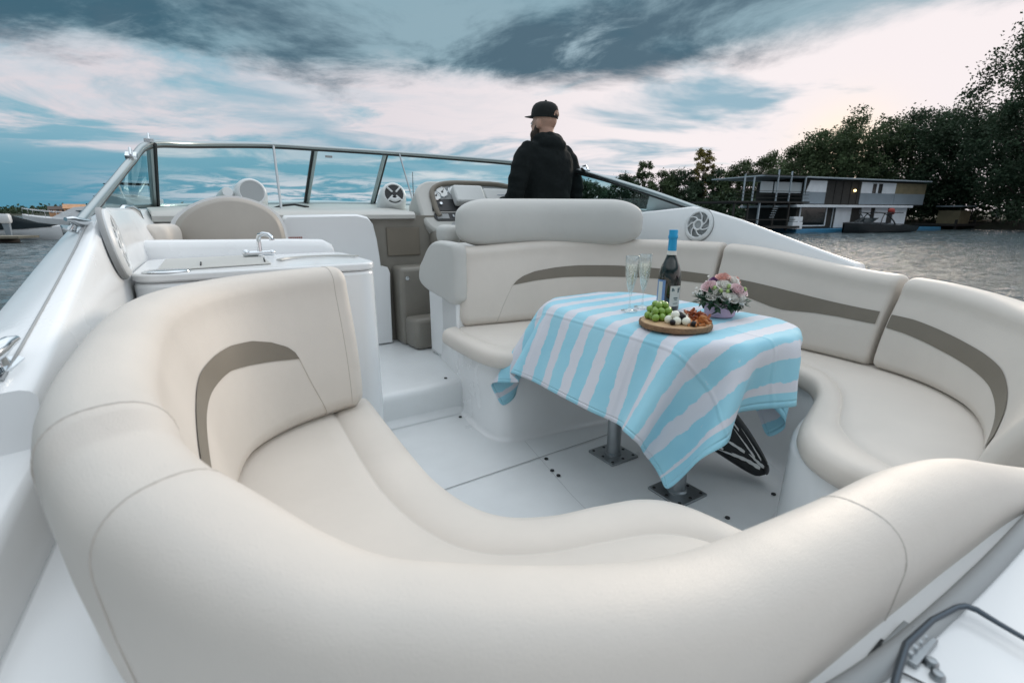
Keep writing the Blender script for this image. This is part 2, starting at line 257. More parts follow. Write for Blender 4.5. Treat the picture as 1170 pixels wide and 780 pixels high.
 1063, 1669, 399, 1091, 1670, 430, 1119, 1673, 462, 1145, 1680, 494, 1168, 1692, 528, 1186, 1705, 564, 1199, 1718, 602, 1209, 1731, 640, 1229, 1746, 675, 1264, 1753, 697, 1301, 1757, 713, 1343, 1757, 712, 1386, 1757, 712, 1428, 1757, 712, 1470, 1757, 712, 1512, 1757, 712, 1554, 1757, 712, 1596, 1757, 712, 1638, 1757, 712, 1681, 1757, 712, 1723, 1757, 715, 1762, 1754, 706, 1777, 1735, 671, 1796, 1726, 638, 1813, 1711, 603, 1819, 1690, 568, 1791, 1679, 539, 1760, 1678, 510, 1730, 1673, 481,
 1096, 1683, 369, 1117, 1696, 403, 1133, 1710, 439, 1146, 1723, 477, 1156, 1735, 517, 1164, 1746, 556, 1179, 1761, 593, 1206, 1774, 622, 1240, 1782, 646, 1277, 1784, 666, 1310, 1790, 687, 1342, 1805, 710, 1385, 1805, 714, 1427, 1805, 712, 1469, 1805, 712, 1512, 1805, 712, 1554, 1805, 712, 1596, 1805, 713, 1639, 1805, 718, 1680, 1805, 712, 1720, 1800, 699, 1743, 1785, 673, 1757, 1765, 641, 1759, 1735, 612, 1777, 1726, 577, 1798, 1721, 542, 1811, 1703, 506, 1793, 1682, 476, 1763, 1674, 447,
 1090, 1726, 355, 1099, 1738, 394, 1108, 1749, 434, 1116, 1761, 473, 1130, 1775, 510, 1154, 1790, 542, 1187, 1798, 566, 1224, 1798, 586, 1261, 1790, 605, 1298, 1789, 624, 1329, 1806, 647, 1348, 1831, 674, 1388, 1831, 681, 1428, 1837, 687, 1470, 1844, 693, 1512, 1844, 694, 1554, 1844, 694, 1596, 1846, 695, 1632, 1828, 683, 1672, 1826, 672, 1690, 1807, 662, 1710, 1780, 639, 1736, 1792, 610, 1738, 1763, 580, 1738, 1733, 552, 1758, 1725, 516, 1780, 1726, 480, 1798, 1714, 445, 1792, 1690, 412,
 1058, 1763, 351, 1068, 1774, 390, 1081, 1788, 428, 1103, 1804, 460, 1135, 1814, 486, 1172, 1814, 506, 1209, 1805, 525, 1245, 1794, 543, 1282, 1795, 563, 1308, 1816, 587, 1318, 1842, 618, 1353, 1856, 633, 1393, 1841, 635, 1434, 1846, 641, 1470, 1834, 646, 1512, 1836, 646, 1554, 1834, 647, 1588, 1851, 651, 1621, 1843, 639, 1662, 1846, 631, 1668, 1819, 622, 1676, 1783, 606, 1700, 1798, 580, 1721, 1793, 548, 1714, 1761, 522, 1718, 1733, 491, 1739, 1727, 456, 1761, 1729, 420, 1782, 1723, 384,
 1033, 1802, 345, 1053, 1818, 379, 1083, 1829, 405, 1120, 1830, 426, 1157, 1822, 444, 1192, 1808, 463, 1228, 1798, 482, 1264, 1803, 501, 1285, 1827, 529, 1291, 1852, 562, 1318, 1874, 583, 1358, 1864, 586, 1398, 1852, 588, 1439, 1853, 594, 1471, 1826, 599, 1513, 1825, 600, 1554, 1833, 600, 1573, 1869, 610, 1610, 1858, 595, 1651, 1862, 587, 1655, 1827, 577, 1644, 1789, 571, 1669, 1789, 544, 1690, 1814, 519, 1700, 1792, 488, 1691, 1759, 462, 1699, 1734, 430, 1720, 1728, 395, 1742, 1729, 359,
 1031, 1844, 325, 1068, 1846, 346, 1104, 1838, 364, 1140, 1824, 383, 1174, 1810, 402, 1212, 1803, 420, 1246, 1813, 441, 1261, 1838, 471, 1264, 1863, 505, 1283, 1888, 531, 1324, 1888, 538, 1361, 1869, 539, 1403, 1864, 543, 1439, 1845, 547, 1472, 1820, 551, 1514, 1822, 552, 1542, 1850, 558, 1560, 1886, 567, 1600, 1880, 554, 1639, 1876, 542, 1639, 1837, 533, 1619, 1800, 532, 1637, 1782, 509, 1654, 1813, 488, 1677, 1820, 457, 1676, 1790, 428, 1669, 1758, 402, 1680, 1734, 369, 1701, 1728, 334,
 1052, 1855, 285, 1087, 1841, 303, 1122, 1826, 322, 1157, 1812, 340, 1195, 1809, 359, 1226, 1825, 381, 1238, 1850, 412, 1238, 1873, 448, 1250, 1899, 478, 1288, 1908, 489, 1328, 1895, 491, 1368, 1880, 493, 1406, 1862, 495, 1434, 1832, 501, 1472, 1817, 503, 1511, 1832, 505, 1526, 1869, 516, 1549, 1902, 523, 1590, 1902, 513, 1625, 1887, 498, 1622, 1848, 490, 1600, 1811, 491, 1603, 1780, 476, 1623, 1805, 452, 1641, 1834, 429, 1659, 1820, 396, 1652, 1788, 369, 1648, 1756, 342, 1661, 1735, 308,
 1069, 1841, 242, 1104, 1827, 261, 1140, 1816, 279, 1178, 1817, 298, 1206, 1836, 322, 1215, 1862, 354, 1214, 1884, 389, 1220, 1910, 422, 1253, 1926, 439, 1293, 1913, 441, 1331, 1895, 443, 1368, 1875, 445, 1400, 1848, 450, 1432, 1822, 454, 1473, 1818, 456, 1501, 1848, 462, 1510, 1887, 475, 1538, 1917, 479, 1578, 1920, 469, 1609, 1898, 454, 1600, 1859, 448, 1576, 1824, 451, 1568, 1786, 443, 1593, 1796, 416, 1606, 1831, 397, 1630, 1844, 367, 1636, 1818, 336, 1627, 1786, 310, 1628, 1756, 281,
 1087, 1830, 199, 1124, 1821, 218, 1160, 1826, 237, 1185, 1848, 263, 1193, 1874, 295, 1192, 1897, 331, 1192, 1920, 366, 1218, 1942, 388, 1258, 1932, 392, 1293, 1909, 394, 1329, 1887, 396, 1363, 1862, 400, 1396, 1836, 404, 1432, 1815, 407, 1470, 1829, 409, 1486, 1866, 420, 1496, 1905, 433, 1527, 1932, 435, 1567, 1936, 426, 1593, 1909, 410, 1578, 1870, 407, 1554, 1836, 411, 1538, 1798, 408, 1561, 1789, 381, 1574, 1824, 362, 1592, 1853, 338, 1614, 1848, 305, 1610, 1816, 278, 1605, 1784, 251,
]
# ================================================================== THE BOAT (local frame: x = starboard, y = bow, z = up)
boat = root('motor_boat', 'white motorboat seen from its stern with ivory cushioned cockpit and framed windscreen', 'motorboat', (0, 0, 0), HEAD)
MID = 1.11                                             # centre line

# ---- floor, step deck, seams
FLOOR = [(-.25, -.25), (2.46, -.25), (2.46, 2.33), (-.25, 2.33)]
mb = MB(); mb.prism(FLOOR, -.05, 0)
mb.build('cockpit_floor', M['gelfloor'], boat, smooth=False)
mb = MB()
def flat_line(mb, pts, w, z):
    pts = [Vector((p[0], p[1], z)) for p in pts]
    for a, b in zip(pts, pts[1:]):
        t = (b-a).normalized(); n = Vector((-t.y, t.x, 0))*w/2
        mb.add([a+n, a-n, b-n, b+n], [(0, 1, 2, 3)])
flat_line(mb, [(.40, 1.612), (1.60, 1.637)], .005, .0035)
flat_line(mb, [(1.02, .70), (1.10, 1.30), (1.20, 1.80)], .0012, .0037)
mb.build('hatch_seam', M['seam'], boat, smooth=False)
for (s, b, z) in ((1.057, 2.235, 0), (1.187, 1.601, 0), (1.148, 1.503, 0), (1.146, 1.455, 0), (1.797, .882, 0), (1.5, .885, 0), (1.05, 2.40, .18)):
    mb = MB(); mb.lathe([(.0005, z+.002), (.009, z+.002), (.009, z+.006), (.0005, z+.0075)], 12, Matrix.Translation((s, b, 0)))
    mb.build('deck_snap', M['rubber'], boat)
# step deck with rounded nose
prof = [(2.325, 0), (2.325, .03), (2.318, .06), (2.316, .14), (2.322, .165), (2.34, .178), (2.37, .18), (3.75, .18), (3.75, 0)]
mb = MB(); mb.loft([[(s, b, z) for b, z in prof] for s in (.30, .7, 1.1, 1.5, 2.42)], closed=True)
mb.build('step_deck', M['gelfloor'], boat, auto=50)
# fillet where the riser meets the floor
mb = MB(); fr = [[(s, 2.327 - .045*(1-math.cos(a)) - 0.0, .002+.045*(1-math.sin(a))) for a in [k*math.pi/2/6 for k in range(7)]] for s in (.30, 1.12)]
mb.loft(fr, closed=False, caps=False); mb.build('riser_fillet', M['gelfloor'], boat)

def wall_along(name, path, z0, z1, th, material, n=60, fillet=.028, top=True):
    """A standing moulded wall following a curve, with a cove at the floor and a rounded lip."""
    P = spline(path, n); rings = []
    for i, p in enumerate(P):
        a = P[max(i-1, 0)]; b = P[min(i+1, n)]
        t = Vector((b[0]-a[0], b[1]-a[1])).normalized(); nn = Vector((-t.y, t.x))     # to the left of travel = into the seat
        r = []
        for k in range(5):
            an = k/4*math.pi/2
            r.append((-fillet*(1-math.sin(an)), z0+fillet*(1-math.cos(an)) + .0005))
        r += [(0.004, (z0+z1)/2), (.008, z1-.015), (.014, z1-.004), (.026, z1), (th, z1), (th, z0)]
        rings.append([(p[0]+nn.x*d, p[1]+nn.y*d, z) for d, z in r])
    mb = MB(); mb.loft(rings, closed=True, caps=True)
    return mb.build(name, material, boat, auto=60)
# ---- seat bases
wall_along('seat_base', [(1.22, 2.95), (1.11, 2.32), (1.085, 2.0), (1.12, 1.87), (1.25, 1.83), (1.5, 1.80), (1.8, 1.72), (1.98, 1.5), (2.06, 1.15), (2.04, 1.0), (1.94, .87), (1.79, .81), (1.6, .76), (1.43, .68), (1.36, .58), (1.335, .49), (1.345, .38), (1.36, .1)], 0, .405, .05, M['gel'], 120)
wall_along('seat_base', [(.86, .1), (.83, .49), (.80, .585), (.75, .635), (.66, .67), (.555, .695), (.465, .74), (.40, .83), (.378, 1.0), (.375, 1.17), (.385, 1.66)], 0, .405, .05, M['gel'], 90)
# white end panel under the helm seat
mb = MB(); mb.loft([[(1.12, 2.375, z), (1.24, 2.98, z), (1.30, 2.98, z), (1.175, 2.375, z)] for z in (.18, .61)])
mb.build('helm_seat_panel', M['gel'], boat, bevel=.012)

# ---- seat cushions
def seat_cushion(F, K, n, z=0.0):
    P = spline([f+k for f, k in zip(F, K)], n)
    prof = [(.035, .398), (.010, .404), (.0, .424), (.004, .452), (.018, .471), (.045, .4785), (.085, .479), (.124, .4765), (.1345, .470), (.1375, .4685), (.1405, .470), (.150, .4765), (.19, .4795)]
    rings = []
    for i, p in enumerate(P):
        f = Vector(p[:2]); k = Vector(p[2:4]); d = k-f; L = d.length; d = d/L
        r = []
        for dd, zz in prof: 
            q = f+d*min(dd, L*.9); r.append((q.x, q.y, zz+z))
        for e in (.2, .4, .6, .8, 1.0):
            q = f+d*(min(.19, L*.9)+(L-min(.19, L*.9))*e); r.append((q.x, q.y, .4795+.004*math.sin(math.pi*e)+z))
        r.append((k.x, k.y, .40+z)); rings.append(r)
    mb = MB(); mb.loft(rings, closed=True, caps=True)
    return mb.build('seat_cushion', M['vinyl'], boat, auto=62)
PF = [(.412, 1.60), (.405, 1.38), (.40, 1.17), (.402, 1.0), (.425, .86), (.472, .775), (.559, .725), (.665, .70), (.767, .667), (.825, .605), (.853, .494), (.87, .36), (.88, .2)]
PK = [(-.08, 1.60), (-.09, 1.40), (-.11, 1.15), (-.12, .9), (-.10, .60), (-.04, .40), (.08, .25), (.25, .16), (.42, .13), (.55, .12), (.66, .11), (.75, .11), (.80, .11)]
prop(seat_cushion(PF, PK, 150), 'ivory seat pad on the port and aft side')
SF = [(1.02, 2.36), (1.012, 2.15), (1.016, 1.97), (1.04, 1.83), (1.12, 1.755), (1.28, 1.75), (1.5, 1.74), (1.74, 1.66), (1.93, 1.46), (2.03, 1.20), (2.025, 1.05), (1.94, .885), (1.79, .79), (1.63, .735), (1.46, .675), (1.36, .605), (1.31, .52), (1.30, .43), (1.32, .2)]
SK = [(1.16, 2.42), (1.3, 2.42), (1.45, 2.40), (1.58, 2.38), (1.7, 2.34), (1.82, 2.28), (1.95, 2.2), (2.1, 2.07), (2.25, 1.85), (2.34, 1.5), (2.36, 1.25), (2.36, 1.0), (2.35, .75), (2.26, .52), (2.1, .38), (1.9, .28), (1.72, .22), (1.58, .18), (1.5, .15)]
prop(seat_cushion(SF, SK, 170), 'ivory seat pad on the starboard side')

# ---- backrests
class Back:
    def __init__(self, path, side, z0, zt, th, lean, re0=.045, re1=.045, n=120, bulge=.012, ext=None):
        self.P = spline(path, 600); self.T = 1.0
        if ext:                                        # the path carried on past t = 1
            L0 = sum(math.hypot(b[0]-a[0], b[1]-a[1]) for a, b in zip(self.P, self.P[1:])); E0 = [self.P[-1]]+ext
            LE = sum(math.hypot(b[0]-a[0], b[1]-a[1]) for a, b in zip(E0, E0[1:])); ne = int(600*LE/L0)
            self.P += spline(E0, ne)[1:]; self.T = 1+ne/600
        self.N = len(self.P)-1; self.side = side; self.z0 = z0; self.zt = zt; self.th = th; self.lean = lean
        self.re = (re0, re1); self.n = n; self.bulge = bulge
        self.len = sum(math.hypot(b[0]-a[0], b[1]-a[1]) for a, b in zip(self.P, self.P[1:]))
    def frame(self, t):
        x = min(max(t, 0), self.T)*600; i = min(int(x), self.N-1); f = x-i
        p = [a+(b-a)*f for a, b in zip(self.P[i], self.P[i+1])]
        a = self.P[max(i-14, 0)]; b = self.P[min(i+15, self.N)]
        tx, ty = b[0]-a[0], b[1]-a[1]; l = math.hypot(tx, ty); tx /= l; ty /= l
        return p, ((ty, -tx) if self.side < 0 else (-ty, tx))
    def val(self, k, t):
        return lerp_at(k, t) if isinstance(k, list) else k
    def dims(self, t):
        th = self.val(self.th, t); zt = self.val(self.zt, t); r = min(th*.5, .062)
        return th, zt, r, self.val(self.lean, t)
    def dprof(self, h, lean):
        return lean*h - self.bulge*math.sin(math.pi*min(h*1.05, 1)) + .034*max(0, 1-h/.10)**2
    def inner(self, t, h, off=0.0):
        p, nn = self.frame(t); th, zt, r, lean = self.dims(t)
        d = self.dprof(h, lean) - off
        return Vector((p[0]+nn[0]*d, p[1]+nn[1]*d, self.z0+h*(zt-r-self.z0)))
    def profile(self, t, sh=0.0):
        th, zt, r, lean = self.dims(t); L = []
        z0 = self.z0+sh; zc = zt-r
        for k in range(15):
            h = k/14; L.append((self.dprof(h, lean)+sh, z0+h*(zc-z0)))
        c = lean+th/2; e = .82
        for k in range(1, 16):
            a = math.pi*(1-k/16); ca, sa = math.cos(a), math.sin(a)
            L.append((c+(th/2-sh)*math.copysign(abs(ca)**e, ca), zc+max(r-sh, .004)*abs(sa)**e))
        for k in range(7):
            L.append((lean+th-sh - .05*(k/6)**1.4, zc-(zc-z0)*k/6))
        return L
    def ring(self, t, sh=0.0, off=0.0):
        p, nn = self.frame(t)
        return [Vector((p[0]+nn[0]*d, p[1]+nn[1]*d, z)) for d, z in self.profile(t, sh)]
    def build(self, name, material, label=None):
        ts = []
        for e, re in ((0, self.re[0]), (1, self.re[1])):
            for x in (0, .06, .18, .36, .6, .85):
                ts.append((x*re/self.len*self.T if e == 0 else self.T*(1-x*re/self.len), re*(1-math.sqrt(max(0, 1-(1-x)**2)))))
        lo = self.T*self.re[0]/self.len; hi = self.T*(1-self.re[1]/self.len)
        ts += [(lo+(hi-lo)*k/self.n, 0) for k in range(self.n+1)]
        ts.sort()
        mb = MB(); mb.loft([self.ring(t, s) for t, s in ts], True, True)
        self.o = mb.build(name, material, boat, auto=70)
        if label: self.o['label'] = label
        return self.o
    def band(self, lo, hi, t0, t1, material=None, n=90, off=.0022, name='accent_band'):
        mb = MB(); rings = []
        for k in range(n+1):
            t = t0+(t1-t0)*k/n; a = lin_at(lo, t); b = lin_at(hi, t)
            rings.append([self.inner(t, a+(b-a)*j/6, off) for j in range(7)])
        mb.loft(rings, closed=False, caps=False)
        return mb.build(name, material or M['taupe'], self.o, auto=80, fix=False)
    def seam(self, pts, r=.0016, name='stitched_seam'):
        Q = spline(pts, 40); mb = MB(); mb.tube([self.inner(q[0], q[1], .0004) for q in Q], r, 6)
        return mb.build(name, M['piping'], self.o)
    def hoop(self, t, k0=8, k1=33, r=.0018, name='stitched_seam', dt=0.0):
        ring = self.ring(t); p, nn = self.frame(t)
        mb = MB(); mb.tube(spline([tuple(v) for v in ring[k0:k1]], 70), r, 6, up=(-nn[1], nn[0], 0))
        return mb.build(name, M['piping'], self.o)

PORT = [(.375, 1.50), (.25, 1.468), (.13, 1.41), (.04, 1.32), (-.005, 1.2), (-.02, 1.05), (-.015, .85), (0, .66), (.03, .53), (.08, .435), (.15, .36), (.24, .315), (.36, .290), (.5, .278), (.7, .268), (.9, .258), (1.06, .235)]
back_port = Back(PORT, -1, .478, [(0, .935), (.49, .925), (.50, .905), (.53, .895), (.60, .848), (.70, .817), (.80, .808), (1.14, .65)],
                 [(0, .12), (.2, .12), (.3, .11), (.52, .11), (.60, .10), (.68, .10), (.78, .095), (1, .095)], [(0, .05), (.2, .06), (.45, .07), (.62, .055), (1, .05)], .035, .05, 200, .012, ext=[(1.14, .222), (1.26, .20)])
back_port.build('backrest_cushion', M['vinyl'], 'tall ivory backrest wrapping the port corner and the stern')
STBD = [(1.13, 2.335), (1.32, 2.30), (1.6, 2.26), (1.85, 2.19), (2.05, 2.05), (2.18, 1.85), (2.24, 1.55), (2.258, 1.2), (2.252, .9), (2.21, .70), (2.12, .55), (1.98, .43), (1.8, .35), (1.6, .305), (1.42, .285)]
SP = spline(STBD, 400)
def sub(P, a, b): return P[a:b+1:max(1, (b-a)//24)] if True else P
i1 = min(range(401), key=lambda i: abs(SP[i][1]-1.60)+(0 if SP[i][0] > 2 else 9))
i2 = min(range(401), key=lambda i: abs(SP[i][1]-.82)+(0 if SP[i][0] > 2 else 9))
sb1 = Back(SP[0:i1-1:12]+[SP[i1-1]], 1, .478, [(0, .915), (.5, .945), (1, .945)], .13, .085, .05, .022, 90)
sb2 = Back(SP[i1+1:i2-1:8]+[SP[i2-1]], 1, .478, [(0, .94), (1, .855)], .13, .085, .022, .022, 60)
sb3 = Back(SP[i2+1:400:10]+[SP[400]], 1, .478, [(0, .85), (.4, .815), (1, .77)], .13, .085, .022, .05, 90)
sb1.build('backrest_cushion', M['vinyl'], 'ivory backrest behind the table with a tapered taupe band')
sb2.build('backrest_cushion', M['vinyl'], 'ivory backrest with a wavy taupe band under the speaker')
sb3.build('backrest_cushion', M['vinyl'], 'ivory corner backrest curving round to the stern')

back_port.band([(.085, .533), (.115, .567), (.147, .6), (.178, .628), (1, .632)], [(.085, .533), (.089, .59), (.097, .64), (.115, .70), (.137, .745), (.165, .765), (.25, .755), (.31, .738), (.45, .738), (1, .735)], .085, .9, n=220)
back_port.seam([(.085, .533), (.075, .333), (.062, .12), (.057, .02)])
sb1.band([(.22, .567), (.315, .6), (.43, .617), (1, .617)], [(.22, .567), (.24, .63), (.268, .683), (.318, .733), (.41, .765), (.5, .78), (.64, .78), (.83, .755), (1, .735)], .22, .985)
sb1.seam([(.22, .567), (.175, .3), (.14, .03)])
sb2.band([(0, .583), (.18, .55), (.25, .535), (.342, .51), (.42, .488), (.493, .485), (.58, .515), (.672, .545), (.795, .567), (1, .575)], [(0, .735), (1, .735)], .015, .985)
sb3.band([(0, .567), (.073, .55), (.205, .5), (.345, .467), (.493, .417), (.655, .333), (.85, .2)], [(0, .733), (.085, .733), (.212, .7), (.36, .667), (.492, .617), (.603, .55), (.75, .45), (.85, .37)], .012, .85)
back_port.hoop(.487, 6, 36, .0013); back_port.hoop(.532, 6, 36, .0008); back_port.hoop(.7755, 13, 36, .0007); back_port.hoop(.022, 1, 30, .0013)
# ---- bolster on top of the first backrest, its padded end and the helm bench behind it
bp = spline([(1.19, 2.50), (1.45, 2.49), (1.75, 2.42), (2.0, 2.27), (2.2, 2.06)], 60)
def pillow(path, zc, hh, hd, re, material, name, parent=boat, e=.7, tilt=0.0):
    n = len(path)-1; L = sum(math.hypot(b[0]-a[0], b[1]-a[1]) for a, b in zip(path, path[1:])); rings = []
    for i in range(n+1):
        p = path[i]; a = path[max(i-1, 0)]; b = path[min(i+1, n)]
        t = Vector((b[0]-a[0], b[1]-a[1])).normalized(); nn = (-t.y, t.x)
        s = min(i, n-i)/n*L; k = 1 if s >= re else math.sqrt(max(.0, 1-(1-s/re)**2))*.97+.03
        z = zc(i/n) if callable(zc) else zc
        r = []
        for j in range(32):
            an = 2*math.pi*j/32; c, q = math.cos(an), math.sin(an)
            d = hd*k*math.copysign(abs(c)**e, c); h = hh*(.25+.75*k)*math.copysign(abs(q)**e, q)
            r.append((p[0]+nn[0]*(d+tilt*h), p[1]+nn[1]*(d+tilt*h), z+h))
        rings.append(r)
    mb = MB(); mb.loft(rings, True, True); return mb.build(name, material, parent, auto=75)
bol = pillow(spline(bp, 90), lambda t: 1.040+.006*math.sin(math.pi*t), .134, .095, .20, M['vinylgrey'], 'headrest_bolster', e=.8)
# padded end panel of the helm bench (outline in the s = const plane, b and z)
def pad(outline, s0, s1, lean=0.0, name='pad', material=None, rb=.022):
    mb = MB(); ob = spline(outline+[outline[0]], 70)[:-1]
    cb = sum(p[0] for p in ob)/len(ob); cz = sum(p[1] for p in ob)/len(ob)
    rings = []
    for k in range(9):
        a = math.pi*k/8; s = s0+(s1-s0)*(1-math.cos(a))/2
        inset = rb*(1-math.sin(a)) if abs(math.cos(a)) > 0 else 0
        rings.append([(s+lean*(p[0]-cb), cb+(p[0]-cb)*(1-inset/.16), cz+(p[1]-cz)*(1-inset/.16)) for p in ob])
    mb.loft(rings, True, True); return mb.build(name, material, boat, auto=75)
pad([(2.345, .63), (2.345, .80), (2.35, .925), (2.42, .945), (2.58, .945), (2.66, .91), (2.74, .83), (2.78, .79), (2.80, .70), (2.70, .65), (2.5, .62), (2.40, .60)], 1.085, 1.17, -.08, 'armrest_pad', M['vinylgrey'])
pillow(spline([(1.235, 2.60), (1.235, 2.68), (1.24, 2.80)], 30), .975, .055, .055, .05, M['vinylgrey'], 'armrest_roll')
mb = MB(); mb.box(1.19, 2.40, 2.56, 2.96, .18, .80); mb.build('helm_bench', M['gel'], boat, bevel=.03)
pillow(spline([(1.2, 2.78), (1.7, 2.78), (2.3, 2.74)], 40), .85, .06, .20, .08, M['vinylgrey'], 'helm_bench_cushion', e=.45)
# shelf that closes the gap between backrest tops and coaming
# ---- galley console on the port side
def rbox(name, x0, x1, y0, y1, z0, z1, r, m, n=6, corners=(1, 1, 1, 1), bev=.012, parent=boat):
    P = []
    for (cx, cy, sx, sy, a0, on) in ((x1, y1, 1, 1, 0, corners[0]), (x0, y1, -1, 1, 90, corners[1]), (x0, y0, -1, -1, 180, corners[2]), (x1, y0, 1, -1, 270, corners[3])):
        rr = r if on else .004
        for k in range(n+1):
            a = R(a0+90*k/n); P.append((cx-sx*rr+rr*math.cos(a), cy-sy*rr+rr*math.sin(a)))
    mb = MB(); mb.prism(P, z0, z1); return mb.build(name, m, parent, bevel=bev, auto=50)
rbox('galley_cabinet', -.20, .495, 1.685, 2.26, 0, .905, .07, M['gel'])
rbox('galley_worktop', -.20, .498, 1.682, 2.25, .9065, .932, .072, M['gel'], bev=.006)
mb = MB(); mb.prism([(-.14, 1.74), (.17, 1.80), (.17, 2.12), (.10, 2.19), (-.14, 2.16)], .933, .9375)
mb.build('worktop_lid', M['panelgrey'], boat, bevel=.002)
for a, b in (((-.03, 1.82), (-.03, 1.93)), ((.155, 1.84), (.165, 1.98))):
    mb = MB(); mb.tube([(a[0], a[1], .939), (b[0], b[1], .939)], .0025, 6); mb.build('lid_seam', M['dark'], boat)
mb = MB(); an = [R(a) for a in range(20, 165, 8)]
mb.loft([[(.345+.155*math.cos(a), 1.86+.14*math.sin(a), .935), (.345+.135*math.cos(a), 1.86+.12*math.sin(a), .935), (.345+.138*math.cos(a), 1.86+.122*math.sin(a), .941), (.345+.152*math.cos(a), 1.86+.137*math.sin(a), .941)] for a in an])
mb.build('sink_rim', M['panelgrey'], boat, auto=60)
mb = MB(); mb.lathe([(.0005, .938), (.046, .938), (.052, .936), (.053, .9335), (.046, .9325)], 28, Matrix.Translation((-.115, 1.725, 0)) @ Matrix.Diagonal((1.15, .8, 1, 1)))
mb.build('polished_cup_plate', M['chrome'], boat)
FT = .82                                               # tap height
mb = MB(); T = Matrix.Translation((.165, 2.10, .933*(1-FT))) @ Matrix.Diagonal((FT, FT, FT, 1))
mb.lathe([(.016, .933), (.016, .945), (.011, .95), (.010, 1.0), (.008, 1.01)], 16, T)
mb.tube([T @ Vector(p) for p in ((0, 0, .99), (.0, -.004, 1.02), (.005, -.012, 1.036), (.02, -.03, 1.042), (.04, -.05, 1.038), (.05, -.06, 1.026), (.051, -.061, 1.012))], .0085, 10)
mb.tube([T @ Vector(p) for p in ((-.052, 0, .952), (.045, 0, .952))], .011, 10)
mb.ball((-.058, 0, .954), .018, T); mb.ball((.05, 0, .952), .015, T)
mb.build('sink_faucet', M['chrome'], boat)
# raised lip behind the worktop, rounded on top
mb = MB(); rings = []
for s, z in ((-.21, 1.0), (.0, .995), (.3, .99), (.43, .985), (.468, .965), (.478, .93)):
    rings.append([(s, 2.252, .60), (s, 2.252, z-.03), (s, 2.262, z-.008), (s, 2.282, z), (s, 2.33, z), (s, 2.352, z-.01), (s, 2.36, z-.04), (s, 2.36, .3)])
mb.loft(rings, True, True); mb.build('galley_backsplash', M['gel'], boat, auto=60)
# ---- port lounge behind the galley
mb = MB(); mb.box(-.2, .38, 2.37, 3.30, .18, .70); mb.build('lounge_base', M['gel'], boat, bevel=.02)
pillow(spline([(-.12, 2.95), (.1, 2.95), (.36, 2.95)], 30), .77, .07, .28, .1, M['vinyl'], 'lounge_cushion', e=.4)
lo = [(-.125, .93), (-.12, 1.03), (-.09, 1.085), (-.02, 1.135), (.07, 1.165), (.16, 1.165), (.245, 1.135), (.30, 1.09), (.325, 1.03), (.335, .93)]
lo = spline(lo, 40)
mb = MB(); rings = []
for k in range(11):
    a = math.pi*k/10; ins = .03*(1-math.sin(a)); cy = 2.60+.10*k/10
    rings.append([(.105+(p[0]-.105)*(1-ins/.25), cy+.12*(p[1]-.93), 1.0+(p[1]-1.0)*(1-ins/.25)) for p in lo])
mb.loft(rings, True, True); mb.build('lounge_backrest', M['taupeback'], boat, auto=70)
mb = MB(); rings = []
for k in range(7):
    f = k/6; rings.append([(.105+(p[0]-.105)*1.09, 2.715+.05*f+.12*(p[1]-.93), .97+(p[1]-.97)*1.05-.0) for p in lo])
mb.loft(rings, True, True); mb.build('lounge_shell', M['gel'], boat, auto=70)
pillow(spline([(-.175, 2.42), (-.165, 2.52), (-.12, 2.62)], 24), 1.005, .05, .05, .05, M['vinyl'], 'lounge_bolster')
mb = MB(); mb.tube([(-.275, 2.30, 1.045), (-.262, 2.33, 1.10), (-.255, 2.38, 1.118), (-.24, 2.46, 1.12), (-.225, 2.50, 1.105), (-.22, 2.52, 1.07)], .011, 10)
mb.build('grab_handle', M['chrome'], boat)

# ---- side coamings and gunwales, each side one moulding with the speaker wing
def coaming(name, mirror):
    X = (lambda s: s) if not mirror else (lambda s: 2*MID-s)
    rings = []
    #      b     z_inner  z_outer  inner   lower inner z
    keys = [(-.55, .715, .70), (.2, .735, .72), (.45, .745, .735), (.62, .765, .755), (.845, .79, .78), (.868, .868, .860), (.92, .880, .872), (1.10, .922, .908), (1.3, .971, .946), (1.53, 1.03, .990), (1.68, 1.075, 1.018), (1.78, 1.102, 1.036), (1.90, 1.114, 1.056), (2.24, 1.116, 1.085), (2.5, 1.115, 1.095), (3.0, 1.118, 1.10), (3.6, 1.125, 1.10), (4.1, 1.13, 1.10)]
    if mirror:
        keys = [(-.55, .715, .70), (.2, .735, .72), (.5, .765, .755), (.8, .79, .78), (.985, .805, .795), (1.02, .88, .87), (1.06, .895, .88), (1.3, .97, .935), (1.6, 1.065, 1.02), (1.8, 1.115, 1.06), (1.92, 1.135, 1.085), (2.05, 1.125, 1.09), (2.3, 1.105, 1.09), (2.8, 1.10, 1.09), (3.6, 1.12, 1.10), (4.1, 1.13, 1.10)]
    st = []
    for (a, b) in zip(keys, keys[1:]):
        for k in range(4): st.append(tuple(x+(y-x)*k/4 for x, y in zip(a, b)))
    st.append(keys[-1])
    for b, zi, zo in st:
        flare = max(0, b-3.4)*.15
        so = -.335+flare*1.2; si = -.235; sl = -.205; 
        if b > 2.2 and not mirror: sl = -.205+.10*min(1, (b-2.2)/.4)
        rings.append([(X(so-.02+.1), b, .3), (X(so-.035), b, zo-.06), (X(so-.008), b, zo-.010), (X(so-.001), b, zo), (X(-.285), b, (zo+zi)/2+.002), (X(si-.010), b, zi), (X(si), b, zi-.003), (X(si+.007), b, zi-.012), (X(sl), b, max(.62, zi-.20)), (X(sl+.005), b, .30)])
    mb = MB(); mb.loft(rings, True, True)
    return mb.build(name, M['gel'], boat, auto=45)
prop(coaming('gunwale_coaming', False), 'port gunwale carrying two cleats and a speaker')
